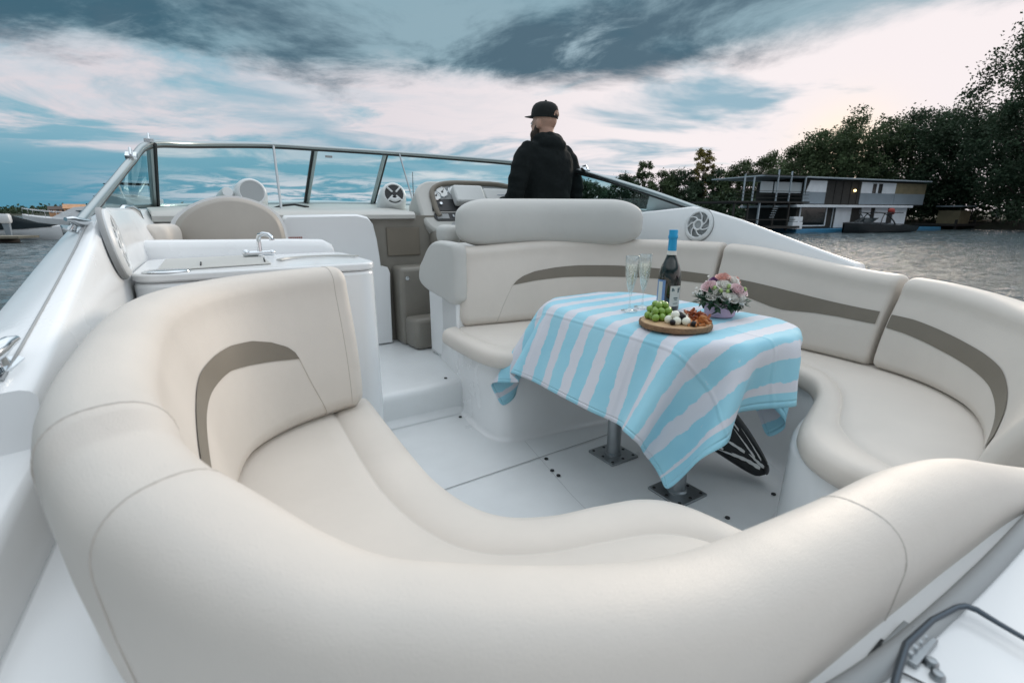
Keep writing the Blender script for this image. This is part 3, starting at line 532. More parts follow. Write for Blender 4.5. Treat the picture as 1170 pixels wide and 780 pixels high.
mb = MB(); mb.tube(spline([(-.268, .90, .8765), (-.268, 1.10, .9205), (-.268, 1.3, .9665), (-.268, 1.53, 1.0225), (-.268, 1.68, 1.063), (-.268, 1.78, 1.086)], 40), .0022, 6); mb.build('deck_joint', M['seam'], boat)
prop(coaming('gunwale_coaming', True), 'starboard gunwale wing with a round speaker')
# deck strips inboard of the coaming
mb = MB(); mb.prism([(-.21, .3), (-.21, 1.7), (-.13, 1.7), (-.13, .3)], .58, .62); mb.build('port_ledge', M['gel'], boat, smooth=False)
mb = MB(); mb.prism([(2.39, -.5), (2.44, -.5), (2.44, 2.4), (2.39, 2.4)], .58, .62); mb.build('starboard_ledge', M['gel'], boat, smooth=False)
# aft deck round the backrest
ad = [(-.22, -.55), (2.44, -.55), (2.44, .74), (2.37, .60), (2.25, .47), (2.09, .33), (1.89, .23), (1.66, .17), (1.46, .15), (1.38, .05), (1.1, .05), (1.08, .13), (.93, .14), (.7, .145), (.5, .15), (.36, .16), (.24, .19), (.14, .23), (.05, .285), (-.02, .35), (-.075, .44), (-.115, .55), (-.15, .7), (-.17, .9), (-.17, 1.05), (-.22, 1.05)]
mb = MB(); mb.prism(ad, .66, .70); mb.build('aft_deck', M['gel'], boat, bevel=.008)
mb = MB(); tr = [( -.16, 1.0), (-.16, .8), (-.14, .66), (-.105, .53), (-.065, .425), (-.01, .335), (.06, .26), (.15, .195), (.25, .15), (.37, .125), (.5, .11), (.7, .102), (.92, .10)]
mb.tube([(s, b, .703) for s, b in spline(tr, 80)], .010, 10); mb.build('deck_trim', M['seam'], boat)
# ---- gate latch and folded handle on the aft deck
mb = MB()
mb.tube([(.40, .085, .712), (.455, .098, .712), (.50, .107, .712), (.555, .105, .712), (.596, .098, .712), (.606, .094, .712), (.609, .086, .712), (.607, .07, .711), (.600, .02, .711)], [.0034, .0033, .0032, .0028, .0026, .0030, .0030, .0026, .002], 10)
mb.build('latch_rod', M['latch'], boat)
mb = MB()
for k, s in enumerate((.497, .508, .519, .53)):
    mb.tube([(s, .100, .707), (s, .113, .709)], .0038, 10)
mb.box(.49, .54, .094, .122, .7005, .706); mb.build('hinge_block', M['satin'], boat, bevel=.001)
mb = MB(); flat_line(mb, [(.468, .122), (.474, .10), (.486, .055)], .003, .7025); flat_line(mb, [(.468, .122), (.50, .1235)], .004, .7025); mb.build('hatch_gap', M['dark'], boat, smooth=False)
for s, b in ((.508, .089), (.497, .081)):
    mb = MB(); mb.lathe([(.0005, .707), (.004, .7065), (.0055, .7045), (.006, .7005)], 12, Matrix.Translation((s, b, 0))); mb.build('latch_screw', M['satin'], boat)

# ---- mooring cleats
def cleat(T, k):
    mb = MB()
    pl = [(x*1.0, y) for x, y in [(-.075, 0), (-.06, -.022), (0, -.030), (.06, -.022), (.075, 0), (.06, .022), (0, .030), (-.06, .022)]]
    mb.prism(pl, 0, .006, T)
    for x in (-.026, .026): mb.loft([[(x+.014*math.cos(a)*w, .013*math.sin(a)*w, z) for a in [2*math.pi*j/10 for j in range(10)]] for z, w in ((.005, 1.2), (.02, .85), (.034, .9))], T=T)
    mb.tube([T @ Vector(p) for p in ((-.088, 0, .044), (-.06, 0, .047), (-.03, 0, .042), (0, 0, .040), (.03, 0, .042), (.06, 0, .047), (.088, 0, .044))], [.005, .009, .012, .013, .012, .009, .005], 10)
    return mb.build('mooring_cleat', M['chrome'], boat)
cleat(Matrix.Translation((-.290, 1.70, 1.054)) @ Matrix.Rotation(R(9), 4, 'X') @ Matrix.Rotation(R(35), 4, 'Y') @ Matrix.Rotation(R(60), 4, 'Z') @ Matrix.Scale(.62, 4), 0)
cleat(Matrix.Translation((-.282, .935, .882)) @ Matrix.Rotation(R(10), 4, 'X') @ Matrix.Rotation(R(70), 4, 'Z') @ Matrix.Scale(.62, 4), 1)

# ---- round speakers set in the coaming wings
def speaker(T, label):
    mb = MB(); mb.lathe([(.0005, .004), (.086, .004), (.094, .006), (.097, .002), (.097, -.006)], 48, T)
    mb.build('speaker_gasket', M['seam'], boat)
    mb = MB()
    ring = [(.070, .014), (.074, .018), (.086, .016), (.092, .010), (.092, .004), (.070, .006)]
    mb.lathe(ring+[ring[0]], 48, T, caps=False)
    mb.lathe([(.022, .016), (.026, .019), (.032, .017), (.032, .006), (.022, .006), (.022, .016)], 32, T, caps=False)
    for k in range(7):
        a = 2*math.pi*k/7; pts = []
        for q in range(7):
            rr = .029+(.074-.029)*q/6; an = a+.75*(q/6)
            pts.append(T @ Vector((rr*math.cos(an), rr*math.sin(an), .013)))
        mb.tube(pts, .0042, 6)
    o = mb.build('speaker_grille', M['whiteplastic'], boat); o['label'] = label
    mb = MB(); mb.lathe([(.0005, .012), (.012, .011), (.030, .0075), (.071, .0075)], 40, T)
    c = mb.build('speaker_cone', M['grille'], o)
    return o
def frame_T(pos, normal, up=(0, 0, 1)):
    z = Vector(normal).normalized(); x = Vector(up).cross(z).normalized(); y = z.cross(x)
    return Matrix.Translation(pos) @ Matrix((x, y, z)).transposed().to_4x4()
speaker(frame_T((-.219, 1.69, 1.018), (1, .03, .14)), 'round white speaker on the port wing beside the worktop')
speaker(frame_T((2*MID+.219, 1.845, 1.030), (-1, -.05, .16)), 'round white speaker on the starboard wing above the cushions')

# ---- cabin bulkhead, companionway and dash
bk = [(.40, .18), (.40, 1.06), (.42, 1.085), (.86, 1.092), (.93, 1.075), (.965, 1.03), (.985, .93), (.995, .82), (1.0, .745), (1.05, .73), (1.065, .69), (1.06, .60), (1.055, .45), (1.05, .18)]
mb = MB(); rings = []
ob = bk
for k in range(5):
    a = math.pi*k/4; ins = .014*(1-math.sin(a)); rings.append([(.72+(p[0]-.72)*(1-ins/.35), 3.30+.07*k/4, .63+(p[1]-.63)*(1-ins/.45)) for p in ob])
mb.loft(rings, True, True); mb.build('sliding_cabin_door', M['gel'], boat, auto=50)
mb = MB(); mb.tube([(.405, 3.285, .93), (.40, 3.268, .955), (.385, 3.262, 1.0), (.372, 3.262, 1.04), (.365, 3.285, 1.075)], .009, 8); mb.build('door_pull', M['rubber'], boat)
mb = MB()
for k in range(7): mb.box(.425+.012*k, .433+.012*k, 3.296, 3.299, .944, .954)
mb.build('faint_lettering', M['redprint'], boat, smooth=False)
# companionway: taupe moulding with a darkened pocket panel and two steps
mb = MB(); mb.box(.95, 1.50, 3.40, 3.46, .18, 1.08); mb.build('companionway_wall', M['taupegel'], boat, smooth=False)
mb = MB(); mb.prism([(1.09, 3.20), (1.42, 3.20), (1.42, 3.395), (1.09, 3.395)], .181, .735); mb.build('companionway_step', M['taupegel'], boat, bevel=.03, seg=3)
mb = MB(); mb.prism([(1.12, 3.02), (1.40, 3.02), (1.40, 3.195), (1.10, 3.195)], .181, .40); mb.build('companionway_step', M['taupegel'], boat, bevel=.03, seg=3)
mb = MB(); T = frame_T((1.14, 3.199, .66), (0, -1, 0)); mb.lathe([(.0005, .006), (.014, .005), (.016, 0)], 16, T); mb.build('step_lamp', M['chrome'], boat)
mb = MB(); mb.box(1.075, 1.32, 3.388, 3.399, .80, 1.00); mb.build('dark_pocket_panel', M['taupe'], boat, bevel=.02, seg=3)  # flat panel, its darker colour imitates the shade of a recess

# windscreen curves (s, b, z)
TOP = [(-.352, 2.14, 1.068), (-.30, 2.68, 1.228), (-.25, 2.97, 1.34), (-.195, 3.40, 1.46), (.0, 3.78, 1.515), (.45, 4.14, 1.58), (.84, 4.27, 1.598), (1.11, 4.30, 1.602), (1.40, 4.27, 1.598), (1.77, 4.14, 1.58), (2.22, 3.68, 1.518), (2.40, 3.30, 1.455), (2.45, 2.90, 1.388), (2.52, 2.37, 1.247), (2.572, 1.84, 1.085)]
BASE = [(-.362, 2.12, 1.055), (-.365, 2.8, 1.115), (-.36, 3.4, 1.12), (-.27, 3.98, 1.135), (.03, 4.34, 1.15), (.46, 4.58, 1.165), (.80, 4.68, 1.175), (1.11, 4.70, 1.178), (1.40, 4.68, 1.175), (1.76, 4.58, 1.165), (2.19, 4.34, 1.15), (2.49, 3.98, 1.135), (2.58, 3.4, 1.12), (2.585, 2.6, 1.11), (2.58, 1.82, 1.07)]
TS = spline(TOP, 280); BS = spline(BASE, 280)
def near_i(C, s, b): return min(range(len(C)), key=lambda i: (C[i][0]-s)**2+(C[i][1]-b)**2)
dash = [[Vector(BS[i]) + Vector((0, 0, .004)) for i in range(60, 221, 4)]]
mb = MB(); rings = []
ia, ib = near_i(BS, -.27, 3.98), near_i(BS, 2.49, 3.98)
for i in range(ia, ib+1, 3):
    p = Vector(BS[i]); s = min(max(p.x, -.2), 2.40)
    aft = 3.36 if s > .36 else 2.74
    aft += (.30 if s > 1.30 else 0)
    aft = min(aft, p.y-.08)
    rings.append([p+Vector((0, .05, -.01)), p+Vector((0, -.06, 0)), Vector((p.x*.6+s*.4, aft+.3*(p.y-aft), 1.125)), Vector((s, aft+.03, 1.105)), Vector((s, aft, 1.085)), Vector((s, aft, 1.06)), Vector((s, aft+.06, 1.05)), p+Vector((0, 0, -.08))])
mb.loft(rings, True, True); mb.build('dashboard', M['panelgrey'], boat, auto=50)
# foredeck and hull
mb = MB(); rings = []
for i in range(0, 281, 5):
    p = Vector(BS[i]); q = p.copy()
    f = (p.x-MID)/1.47
    bow = Vector((MID+.05*f, 8.2-.4*abs(f), 1.22))
    pts = []
    for k in range(9):
        u = k/8; w = u**1.0
        b = p.y+(bow.y-p.y)*u
        hw = 1.50*max(.02, 1-max(0, (b-3.6)/4.7)**2.0)
        s = MID+f*hw if u > 0 else p.x
        pts.append((s, b, (p.z-.006)*(1-u)+1.22*u + .05*(1-f*f)*math.sin(math.pi*u)))
    rings.append(pts)
mb.loft(rings, False, False); mb.build('foredeck', M['gel'], boat, auto=60)
mb = MB(); hull = []
for b, hw, zt, hb in ((-.6, 1.465, .63, 1.20), (.5, 1.47, .66, 1.22), (1.2, 1.475, .78, 1.23), (2.0, 1.48, .92, 1.23), (3.0, 1.49, 1.0, 1.2), (4.2, 1.48, 1.06, 1.05), (5.4, 1.25, 1.13, .75), (6.6, .85, 1.16, .4), (7.6, .38, 1.19, .12), (8.15, .03, 1.2, .01)):
    hull.append([(MID-hw, b, zt), (MID-hw-.005, b, zt-.10), (MID-hw*.98, b, .2), (MID-hb, b, WATER-.15), (MID, b, WATER-.35), (MID+hb, b, WATER-.15), (MID+hw*.98, b, .2), (MID+hw+.005, b, zt-.10), (MID+hw, b, zt)])
mb.loft(hull, False, False)
n = len(hull[0]); mb.f.append(list(range(n)))
mb.mi.append(0)
mb.build('hull', M['hullwhite'], boat, auto=50)
mb = MB(); mb.box(-.05, 2.27, -1.35, -.60, -.52, -.44); mb.build('swim_platform', M['gelfloor'], boat, bevel=.02)
mb = MB(); mb.box(-.22, 2.44, -.598, -.555, -.4, .695); mb.build('transom', M['hullwhite'], boat, bevel=.01)

# ---- windscreen
ws = bpy.data.objects.new('windscreen', None); COL.objects.link(ws); ws.parent = boat
cuts_t = [0, near_i(TS, -.195, 3.40), near_i(TS, .84, 4.27), near_i(TS, 1.40, 4.27), near_i(TS, 2.40, 3.30), 280]
cuts_b = [0, near_i(BS, -.27, 3.98), near_i(BS, .80, 4.68), near_i(BS, 1.36, 4.68), near_i(BS, 2.49, 3.98), 280]
for k in range(5):
    A_ = spline(TS[cuts_t[k]:cuts_t[k+1]+1:4]+[TS[cuts_t[k+1]]], 24); B_ = spline(BS[cuts_b[k]:cuts_b[k+1]+1:4]+[BS[cuts_b[k+1]]], 24)
    mb = MB(); o_ = Vector((0, .004, 0)); rings = []
    for a, b in zip(A_, B_):
        a = Vector(a); b = Vector(b); rings.append([a+(b-a)*j/4 for j in range(5)])
    mb.loft(rings, False, False)
    o = mb.build('glass_pane', M['paneside'] if k in (0, 4) else M['pane'], ws)
mb = MB(); mb.tube(TS, .0165, 10); mb.build('top_rail', M['alu'], ws)
mb = MB(); mb.tube([Vector(p)+Vector((0, .0, -.017)) for p in TS], .010, 8); mb.build('rail_gasket', M['rubber'], ws)
mb = MB(); mb.tube([Vector(p)+Vector((0, 0, .004)) for p in BS], .017, 8); mb.build('base_rail', M['alu'], ws)
# wide aluminium cheek where the side panes taper to the coaming
for i0, i1_, j0, j1_ in ((0, 22, 0, 22), (258, 280, 258, 280)):
    mb = MB(); mb.loft([[Vector(TS[i])+Vector((.006, 0, 0)), Vector(BS[j])+Vector((.006, 0, 0)), Vector(BS[j])-Vector((.006, 0, 0)), Vector(TS[i])-Vector((.006, 0, 0))] for i, j in zip(range(i0, i1_+1, 2), range(j0, j1_+1, 2))], True, True)
    mb.build('corner_gusset', M['alu'], ws)
for k in (1, 2, 3, 4):
    a = Vector(TS[cuts_t[k]]); b = Vector(BS[cuts_b[k]])
    mb = MB(); mb.tube([a, a+(b-a)*.5, b], .017, 8); o = mb.build('window_post', M['alu'], ws)
    dx = Vector((.022 if k in (1, 3) else -.022, 0, 0))
    mb = MB(); mb.tube([a+dx, a+(b-a)*.5+dx, b+dx], .011, 6); mb.build('post_gasket', M['rubber'], o)
def strut(a, b, r=.008):
    mb = MB(); mb.tube([a, (Vector(a)+Vector(b))/2, b], r, 8); mb.build('support_strut', M['satin'], ws)
i = near_i(TS, .50, 4.17); strut(Vector(TS[i])-Vector((0, .02, .01)), (.46, 3.74, 1.12), .0085)
i = near_i(TS, 1.50, 4.25); strut(Vector(TS[i])-Vector((0, .02, .01)), (1.50, 3.92, 1.13), .007)
for s, b in ((-.25, 2.97), (-.195, 3.40), (2.45, 2.90)):
    p = Vector(TS[near_i(TS, s, b)])
    mb = MB(); mb.box(-.022, .022, -.03, .03, -.004, .012, Matrix.Translation(p+Vector((0, 0, .015))) @ Matrix.Rotation(R(22 if b < 3.3 else 10), 4, 'X'))
    mb.tube([p+Vector((0, -.03, .02)), p+Vector((0, -.01, .05)), p+Vector((0, .03, .045))], .006, 6)
    mb.build('canopy_clip', M['chrome'], ws)
mb = MB(); mb.box(.90, .955, 4.292, 4.297, 1.53, 1.547, Matrix.Identity(4)); mb.build('glass_sticker', M['seam'], ws, smooth=False)
mb = MB(); mb.tube([(.42, 3.98, 1.125), (.50, 3.97, 1.15), (.58, 3.97, 1.158), (.68, 3.98, 1.14)], .008, 8); mb.build('dash_handle', M['rubber'], boat)

# ---- ventilator pods on the dash
def pod(s, b, face, label, small=False):
    mb = MB(); T = frame_T((s, b-.05, 1.245 if not small else 1.235), (face, -1, .28))
    rings = []
    for z, r, dz in ((-.34, .10, -.10), (-.24, .115, -.075), (-.14, .118, -.04), (-.06, .110, -.01), (-.015, .098, 0), (.0, .092, 0), (.008, .080, 0), (.002, .074, 0)):
        rings.append([T @ Vector((r*math.cos(2*math.pi*k/32), r*math.sin(2*math.pi*k/32)*(1.0)+dz, z)) for k in range(32)])
    mb.loft(rings, True, True); o = mb.build('ventilator_pod', M['whiteplastic'], boat, auto=60); o['label'] = label
    if not small: mb = MB(); mb.lathe([(.0005, .010), (.022, .009), (.027, .003)], 20, T); mb.build('vent_hub', M['black'], o)
    mb = MB(); mb.lathe([(.0005, .0035), (.074, .0035)], 32, T, caps=False); mb.build('vent_opening', M['black'] if not small else M['grille'], o)
    if not small:
        for a in (45, 135, 225, 315):
            mb = MB(); c, q = math.cos(R(a)), math.sin(R(a)); mb.tube([T @ Vector((.02*c, .02*q, .008)), T @ Vector((.078*c, .078*q, .007))], .0075, 6); mb.build('vent_fin', M['whiteplastic'], o)
        mb = MB(); pts = [T @ Vector((.050*math.cos(R(x)), .050*math.sin(R(x)), .006)) for x in range(225, 316, 10)]; mb.tube(pts, .016, 6); mb.build('vent_lip', M['whiteplastic'], o)
    return o
pod(1.33, 3.98, -.12, 'white ventilator pod with a black cross vent beside the helm')
pod(.30, 3.86, .15, 'white ventilator pod with a grey disc behind the lounge backrest', True)
mb = MB(); T = frame_T((.155, 3.80, 1.232), (.1, -1, .25)); mb.lathe([(.0005, .004), (.030, .003), (.036, -.01), (.05, -.12), (.055, -.2)], 24, T); mb.build('small_dash_dome', M['whiteplastic'], boat)

# ---- helm console
mb = MB(); mb.loft([[(1.40, b, z), (2.40, b, z), (2.40, b+.35, z), (1.40, b+.35, z)] for b, z in ((3.34, .18), (3.34, .6), (3.30, .9), (3.31, 1.0))], True, True)
mb.build('helm_console', M['taupegel'], boat, bevel=.07, seg=4)
HT = Matrix.Translation((1.875, 3.335, .975)) @ Matrix(((1, 0, 0), (0, .58, -.81), (0, .81, .58))).to_4x4()
def rrect(hx, hy, r, n=8, cx=0, cy=0):
    P = []
    for sx, sy, a0 in ((1, 1, 0), (-1, 1, 90), (-1, -1, 180), (1, -1, 270)):
        for k in range(n+1):
            a = R(a0+90*k/n); P.append((cx+sx*(hx-r)+r*math.cos(a), cy+sy*(hy-r)+r*math.sin(a)))
    return P
def plate(name, hx, hy, r, cx, cy, z0, z1, m, parent, bev=.004, label=None):
    mb = MB(); mb.prism(rrect(hx, hy, r, 8, cx, cy), z0, z1, HT); o = mb.build(name, m, parent, bevel=bev, auto=50)
    if label: o['label'] = label
    return o
hp = plate('instrument_panel', .50, .24, .16, -.02, .21, -.22, 0, M['panelgrey'], boat, .02)
mb = MB(); pts = []
for k in range(25):
    a = R(200-220*k/24); pts.append(HT @ Vector((.40*math.copysign(abs(math.cos(a))**.55, math.cos(a)), .225+.20*math.copysign(abs(math.sin(a))**.55, math.sin(a)), .012)))
mb.tube(pts, .020, 10); mb.build('panel_hood', M['taupe'], hp)
plate('dial_field', .36, .085, .06, .02, .325, .001, .006, M['seam'], hp, .002)
for x, y, r in ((-.365, .30, .04), (-.305, .335, .047), (-.20, .345, .047), (.30, .33, .04)):
    T = HT @ Matrix.Translation((x, y, .006))
    mb = MB(); mb.lathe([(.0005, .004), (r*.9, .004), (r, .010), (r*1.08, .008), (r*1.1, 0)], 28, T); o = mb.build('gauge', M['chrome'], hp)
    mb = MB(); mb.lathe([(.0005, .0055), (r*.88, .0055)], 28, T, caps=False); mb.build('gauge_face', M['dial'], o)
    mb = MB(); mb.tube([T @ Vector((0, 0, .0075)), T @ Vector((r*.4, r*.55, .0075))], .0022, 5); mb.lathe([(.0005, .010), (r*.16, .009), (r*.2, .006)], 10, T); mb.build('gauge_needle', M['rubber'], o)
mb = MB(); mb.prism([(-.43, .165), (-.41, .255), (-.30, .275), (0, .275), (.02, .165)], .001, .007, HT); mb.build('control_field', M['black'], hp, bevel=.003)
T = HT @ Matrix.Translation((-.345, .225, .007)); mb = MB(); mb.lathe([(.014, 0), (.013, .012), (.010, .014), (.0005, .015)], 16, T); mb.build('ignition_switch', M['chrome'], hp)
plate('switch_panel', .23, .036, .03, -.20, .115, .001, .008, M['black'], hp, .003)
plate('radio_face', .048, .022, .006, -.36, .115, .0085, .012, M['seam'], hp, .002)
for k in range(8):
    plate('rocker_switch', .0075, .012, .003, -.275+.03*k, .118, .0085, .015, M['satin'], hp, .002)
plate('drinks_pocket', .11, .032, .03, -.20, .035, .001, .005, M['seam'], hp, .003)
sc1 = plate('screen_cover', .125, .075, .018, -.115, .275, .01, .085, M['covercloth'], boat, .012, 'pale boxy cover over the helm screen')
sc2 = plate('screen_cover', .17, .080, .018, .20, .265, .012, .060, M['covercloth'], boat, .012, 'wider pale cover with faint lettering beside the boxy one')
mb = MB()
random.seed(4)
x = .14
for k in range(13):
    w = random.uniform(.006, .012); mb.box(x, x+w-.002, .275, .281, .0735-.012, .0742-.012, HT); x += w
mb.build('cover_lettering', M['logo'], sc2, smooth=False)
# steering wheel in front of the pilot
mb = MB(); T = HT @ Matrix.Translation((.28, .06, .12))
mb.tube([T @ Vector((.17*math.cos(2*math.pi*k/32), .17*math.sin(2*math.pi*k/32), 0)) for k in range(33)], .014, 8, caps=False)
for a in (90, 210, 330): mb.tube([T @ Vector((0, 0, -.03)), T @ Vector((.165*math.cos(R(a)), .165*math.sin(R(a)), 0))], .010, 6)
mb.tube([T @ Vector((0, 0, -.13)), T @ Vector((0, 0, -.02))], .03, 10); mb.build('steering_wheel', M['black'], boat)
mb = MB(); mb.tube([(1.86, 4.9, 1.16), (1.863, 4.9, 1.35), (1.866, 4.9, 1.50)], [.005, .004, .003], 6); mb.build('whip_antenna', M['rubber'], boat)
# ================================================================== TABLE AND WHAT STANDS ON IT
def at_boat(s, b, z): return BW(s, b, z)
TB = root('cockpit_table', 'rounded cockpit table on two steel legs, almost hidden by its cloth', 'table', BW(1.54, 1.31, 0), HEAD)
mb = MB(); mb.prism(rrect(.31, .515, .26, 10, -.025, 0), .662, .700); mb.build('tabletop', M['gel'], TB, bevel=.008)
for b in (-.21, .16):
    mb = MB(); T = Matrix.Translation((-.06, b, 0))
    mb.lathe([(.040, .010), (.040, .016), (.033, .022), (.0315, .05), (.0315, .66)], 28, T); lg = mb.build('leg', M['satin'], TB)
    mb = MB(); mb.prism(rrect(.083, .083, .008, 3), .0005, .010, T); bp_ = mb.build('base_plate', M['satin'], lg, bevel=.002)
    for x, y in ((-1, -1), (1, -1), (1, 1), (-1, 1), (0, -1), (1, 0), (0, 1), (-1, 0)):
        mb = MB(); mb.lathe([(.0005, .0125), (.006, .0120), (.0075, .0100)], 10, T @ Matrix.Translation((x*.064, y*.064, 0))); mb.build('plate_screw', M['rubber'], lg)

# ---- tablecloth: draped shape, flat pattern coordinates in the UV map
NX, NY = 28, 33                                         # baked drape, millimetres in the boat frame
cloth_v = [(CLOTH[3*i]/1e3-1.54, CLOTH[3*i+1]/1e3-1.31, CLOTH[3*i+2]/1e3) for i in range(len(CLOTH)//3)]
me = bpy.data.meshes.new('tablecloth'); fs = []
for j in range(NY):
    for i in range(NX):
        a = j*(NX+1)+i; fs.append((a, a+1, a+NX+2, a+NX+1))
me.from_pydata(cloth_v, [], fs)
uv = me.uv_layers.new(name='cloth')
for p in me.polygons:
    for li in p.loop_indices:
        k = me.loops[li].vertex_index; uv.data[li].uv = ((k % (NX+1))/NX, (k//(NX+1))/NY)
me.polygons.foreach_set('use_smooth', [True]*len(me.polygons))
cm, nt, p = new_mat('striped_cloth'); L = nt.links.new
u_ = N(nt, 'ShaderNodeUVMap', uv_map='cloth'); sx = N(nt, 'ShaderNodeSeparateXYZ'); L(u_.outputs[0], sx.inputs[0])
mp = N(nt, 'ShaderNodeMapping'); mp.inputs['Scale'].default_value = (26, 31, 1); L(u_.outputs[0], mp.inputs[0])
wz = N(nt, 'ShaderNodeTexNoise', i_Scale=.9, i_Detail=4.0, i_Roughness=.6); L(mp.outputs[0], wz.inputs['Vector'])
def math_(nt, op, a, b=None, c=None, clamp=False):
    n = N(nt, 'ShaderNodeMath', operation=op); n.use_clamp = clamp
    for i, q in enumerate((a, b, c)):
        if q is None: continue
        if isinstance(q, (int, float)): n.inputs[i].default_value = q
        else: nt.links.new(q, n.inputs[i])
    return n.outputs[0]
wob = math_(nt, 'MULTIPLY', math_(nt, 'SUBTRACT', wz.outputs[0], .5), .022)
yy = math_(nt, 'ADD', math_(nt, 'ADD', sx.outputs[1], wob), math_(nt, 'MULTIPLY', sx.outputs[0], -.035))
ph = math_(nt, 'FRACT', math_(nt, 'MULTIPLY', yy, 12.6))
st = math_(nt, 'GREATER_THAN', ph, .44)
edge = math_(nt, 'GREATER_THAN', .03, math_(nt, 'MINIMUM', sx.outputs[1], math_(nt, 'SUBTRACT', 1, sx.outputs[1])))
st2 = math_(nt, 'MAXIMUM', st, edge)
# slightly uneven ink, pale flecks
ink = N(nt, 'ShaderNodeTexNoise', i_Scale=5.0, i_Detail=5.0); L(u_.outputs[0], ink.inputs['Vector'])
fleck = N(nt, 'ShaderNodeTexNoise', i_Scale=46.0, i_Detail=3.0); L(u_.outputs[0], fleck.inputs['Vector'])
fm = math_(nt, 'GREATER_THAN', fleck.outputs[0], .735)
cr = N(nt, 'ShaderNodeMix', data_type='RGBA'); cr.inputs[6].default_value = (.24, .60, .76, 1); cr.inputs[7].default_value = (.44, .76, .86, 1); L(ink.outputs[0], cr.inputs[0])
m1 = N(nt, 'ShaderNodeMix', data_type='RGBA'); m1.inputs[6].default_value = (.70, .72, .78, 1); L(cr.outputs[2], m1.inputs[7]); L(math_(nt, 'MULTIPLY', st2, math_(nt, 'SUBTRACT', 1, math_(nt, 'MULTIPLY', fm, .45))), m1.inputs[0])
L(m1.outputs[2], p.inputs['Base Color']); p.inputs['Roughness'].default_value = .72; p.inputs['Sheen Weight'].default_value = .15
tr = N(nt, 'ShaderNodeBsdfTranslucent'); L(m1.outputs[2], tr.inputs[0]); ms = N(nt, 'ShaderNodeMixShader'); ms.inputs[0].default_value = .12
L(p.outputs[0], ms.inputs[1]); L(tr.outputs[0], ms.inputs[2]); L(ms.outputs[0], nt.nodes['Material Output'].inputs[0])
wv = N(nt, 'ShaderNodeTexNoise', i_Scale=500.0, i_Detail=1.0); L(u_.outputs[0], wv.inputs['Vector'])
wr = N(nt, 'ShaderNodeTexNoise', i_Scale=7.0, i_Detail=4.0, i_Distortion=.8); L(u_.outputs[0], wr.inputs['Vector'])
b1 = N(nt, 'ShaderNodeBump', i_Strength=.12, i_Distance=.001); L(wv.outputs[0], b1.inputs['Height'])
b2 = N(nt, 'ShaderNodeBump', i_Strength=.35, i_Distance=.012); L(wr.outputs[0], b2.inputs['Height']); L(b1.outputs[0], b2.inputs['Normal']); 
def crease(v, at_, w):                                 # pressed fold line
    n = N(nt, 'ShaderNodeMapRange', interpolation_type='SMOOTHSTEP'); n.inputs[1].default_value = w; n.inputs[2].default_value = 0; nt.links.new(math_(nt, 'ABSOLUTE', math_(nt, 'SUBTRACT', v, at_)), n.inputs[0]); return n.outputs[0]
hts = math_(nt, 'ADD', math_(nt, 'ADD', crease(sx.outputs[0], .5, .012), crease(sx.outputs[0], .25, .010)), math_(nt, 'ADD', crease(sx.outputs[1], .34, .010), math_(nt, 'MULTIPLY', crease(sx.outputs[1], .67, .010), -1)))
hts = math_(nt, 'ADD', hts, math_(nt, 'MULTIPLY', math_(nt, 'ADD', crease(sx.outputs[0], .012, .004), math_(nt, 'ADD', crease(sx.outputs[0], .988, .004), math_(nt, 'ADD', crease(sx.outputs[1], .012, .004), crease(sx.outputs[1], .988, .004)))), -1.0))
b3 = N(nt, 'ShaderNodeBump', i_Strength=.7, i_Distance=.0035); L(hts, b3.inputs['Height']); L(b2.outputs[0], b3.inputs['Normal']); L(b3.outputs[0], p.inputs['Normal'])
me.materials.append(cm)
tc_o = bpy.data.objects.new('tablecloth', me); COL.objects.link(tc_o); tc_o.location = BW(1.54, 1.31, 0); tc_o.rotation_euler = (0, 0, HEAD)
prop(tc_o, 'sky blue and white striped tablecloth draped over the cockpit table', 'tablecloth')
ss = tc_o.modifiers.new('smooth', 'SUBSURF'); ss.levels = 2; ss.render_levels = 2
so = tc_o.modifiers.new('thick', 'SOLIDIFY'); so.thickness = .0012; so.offset = 1
TZ = .7195                                              # cloth top

# ---- bottle
bt = root('wine_bottle', 'dark sparkling wine bottle with a bright blue foil neck on the striped cloth', 'bottle', BW(1.558, 1.294, TZ), R(-8))
M['bottle'] = mat('dark_green_glass', (.004, .010, .008), .06, coat=.6, spec=.6)
M['foil'] = mat('blue_foil', (.02, .33, .60), .32, .25, bump=[(90, .35, .003)])
M['label'] = mat('paper_label', (.66, .65, .60), .6)
M['sidelabel'] = mat('blue_label', (.16, .27, .48), .5)
mb = MB(); mb.lathe([(.0005, .012), (.030, .003), (.041, .0), (.0445, .006), (.0447, .07), (.0445, .125), (.042, .150), (.036, .172), (.026, .196), (.0195, .214), (.0165, .232), (.0150, .255), (.0150, .300), (.0005, .302)], 40)
gl_b = mb.build('bottle_body', M['bottle'], bt, auto=50)
mb = MB(); mb.lathe([(.0168, .2345), (.0165, .26), (.0160, .280), (.0185, .283), (.0187, .293), (.0168, .296), (.0172, .312), (.0155, .3155), (.0005, .316)], 28); mb.build('foil_cap', M['foil'], bt, auto=40)
mb = MB(); mb.lathe([(.0193, .2190), (.0170, .2345), (.0172, .2348), (.0195, .2192), (.0193, .2190)], 28, caps=False); mb.build('neck_band', M['label'], bt)
def wrap(name, a0, a1, z0, z1, r, m, parent):
    mb = MB(); rings = []
    for k in range(17):
        a = R(a0+(a1-a0)*k/16); rings.append([(r*math.cos(a), r*math.sin(a), z0), (r*math.cos(a), r*math.sin(a), z1), ((r-.0006)*math.cos(a), (r-.0006)*math.sin(a), z1), ((r-.0006)*math.cos(a), (r-.0006)*math.sin(a), z0)])
    mb.loft(rings, True, True); return mb.build(name, m, parent)
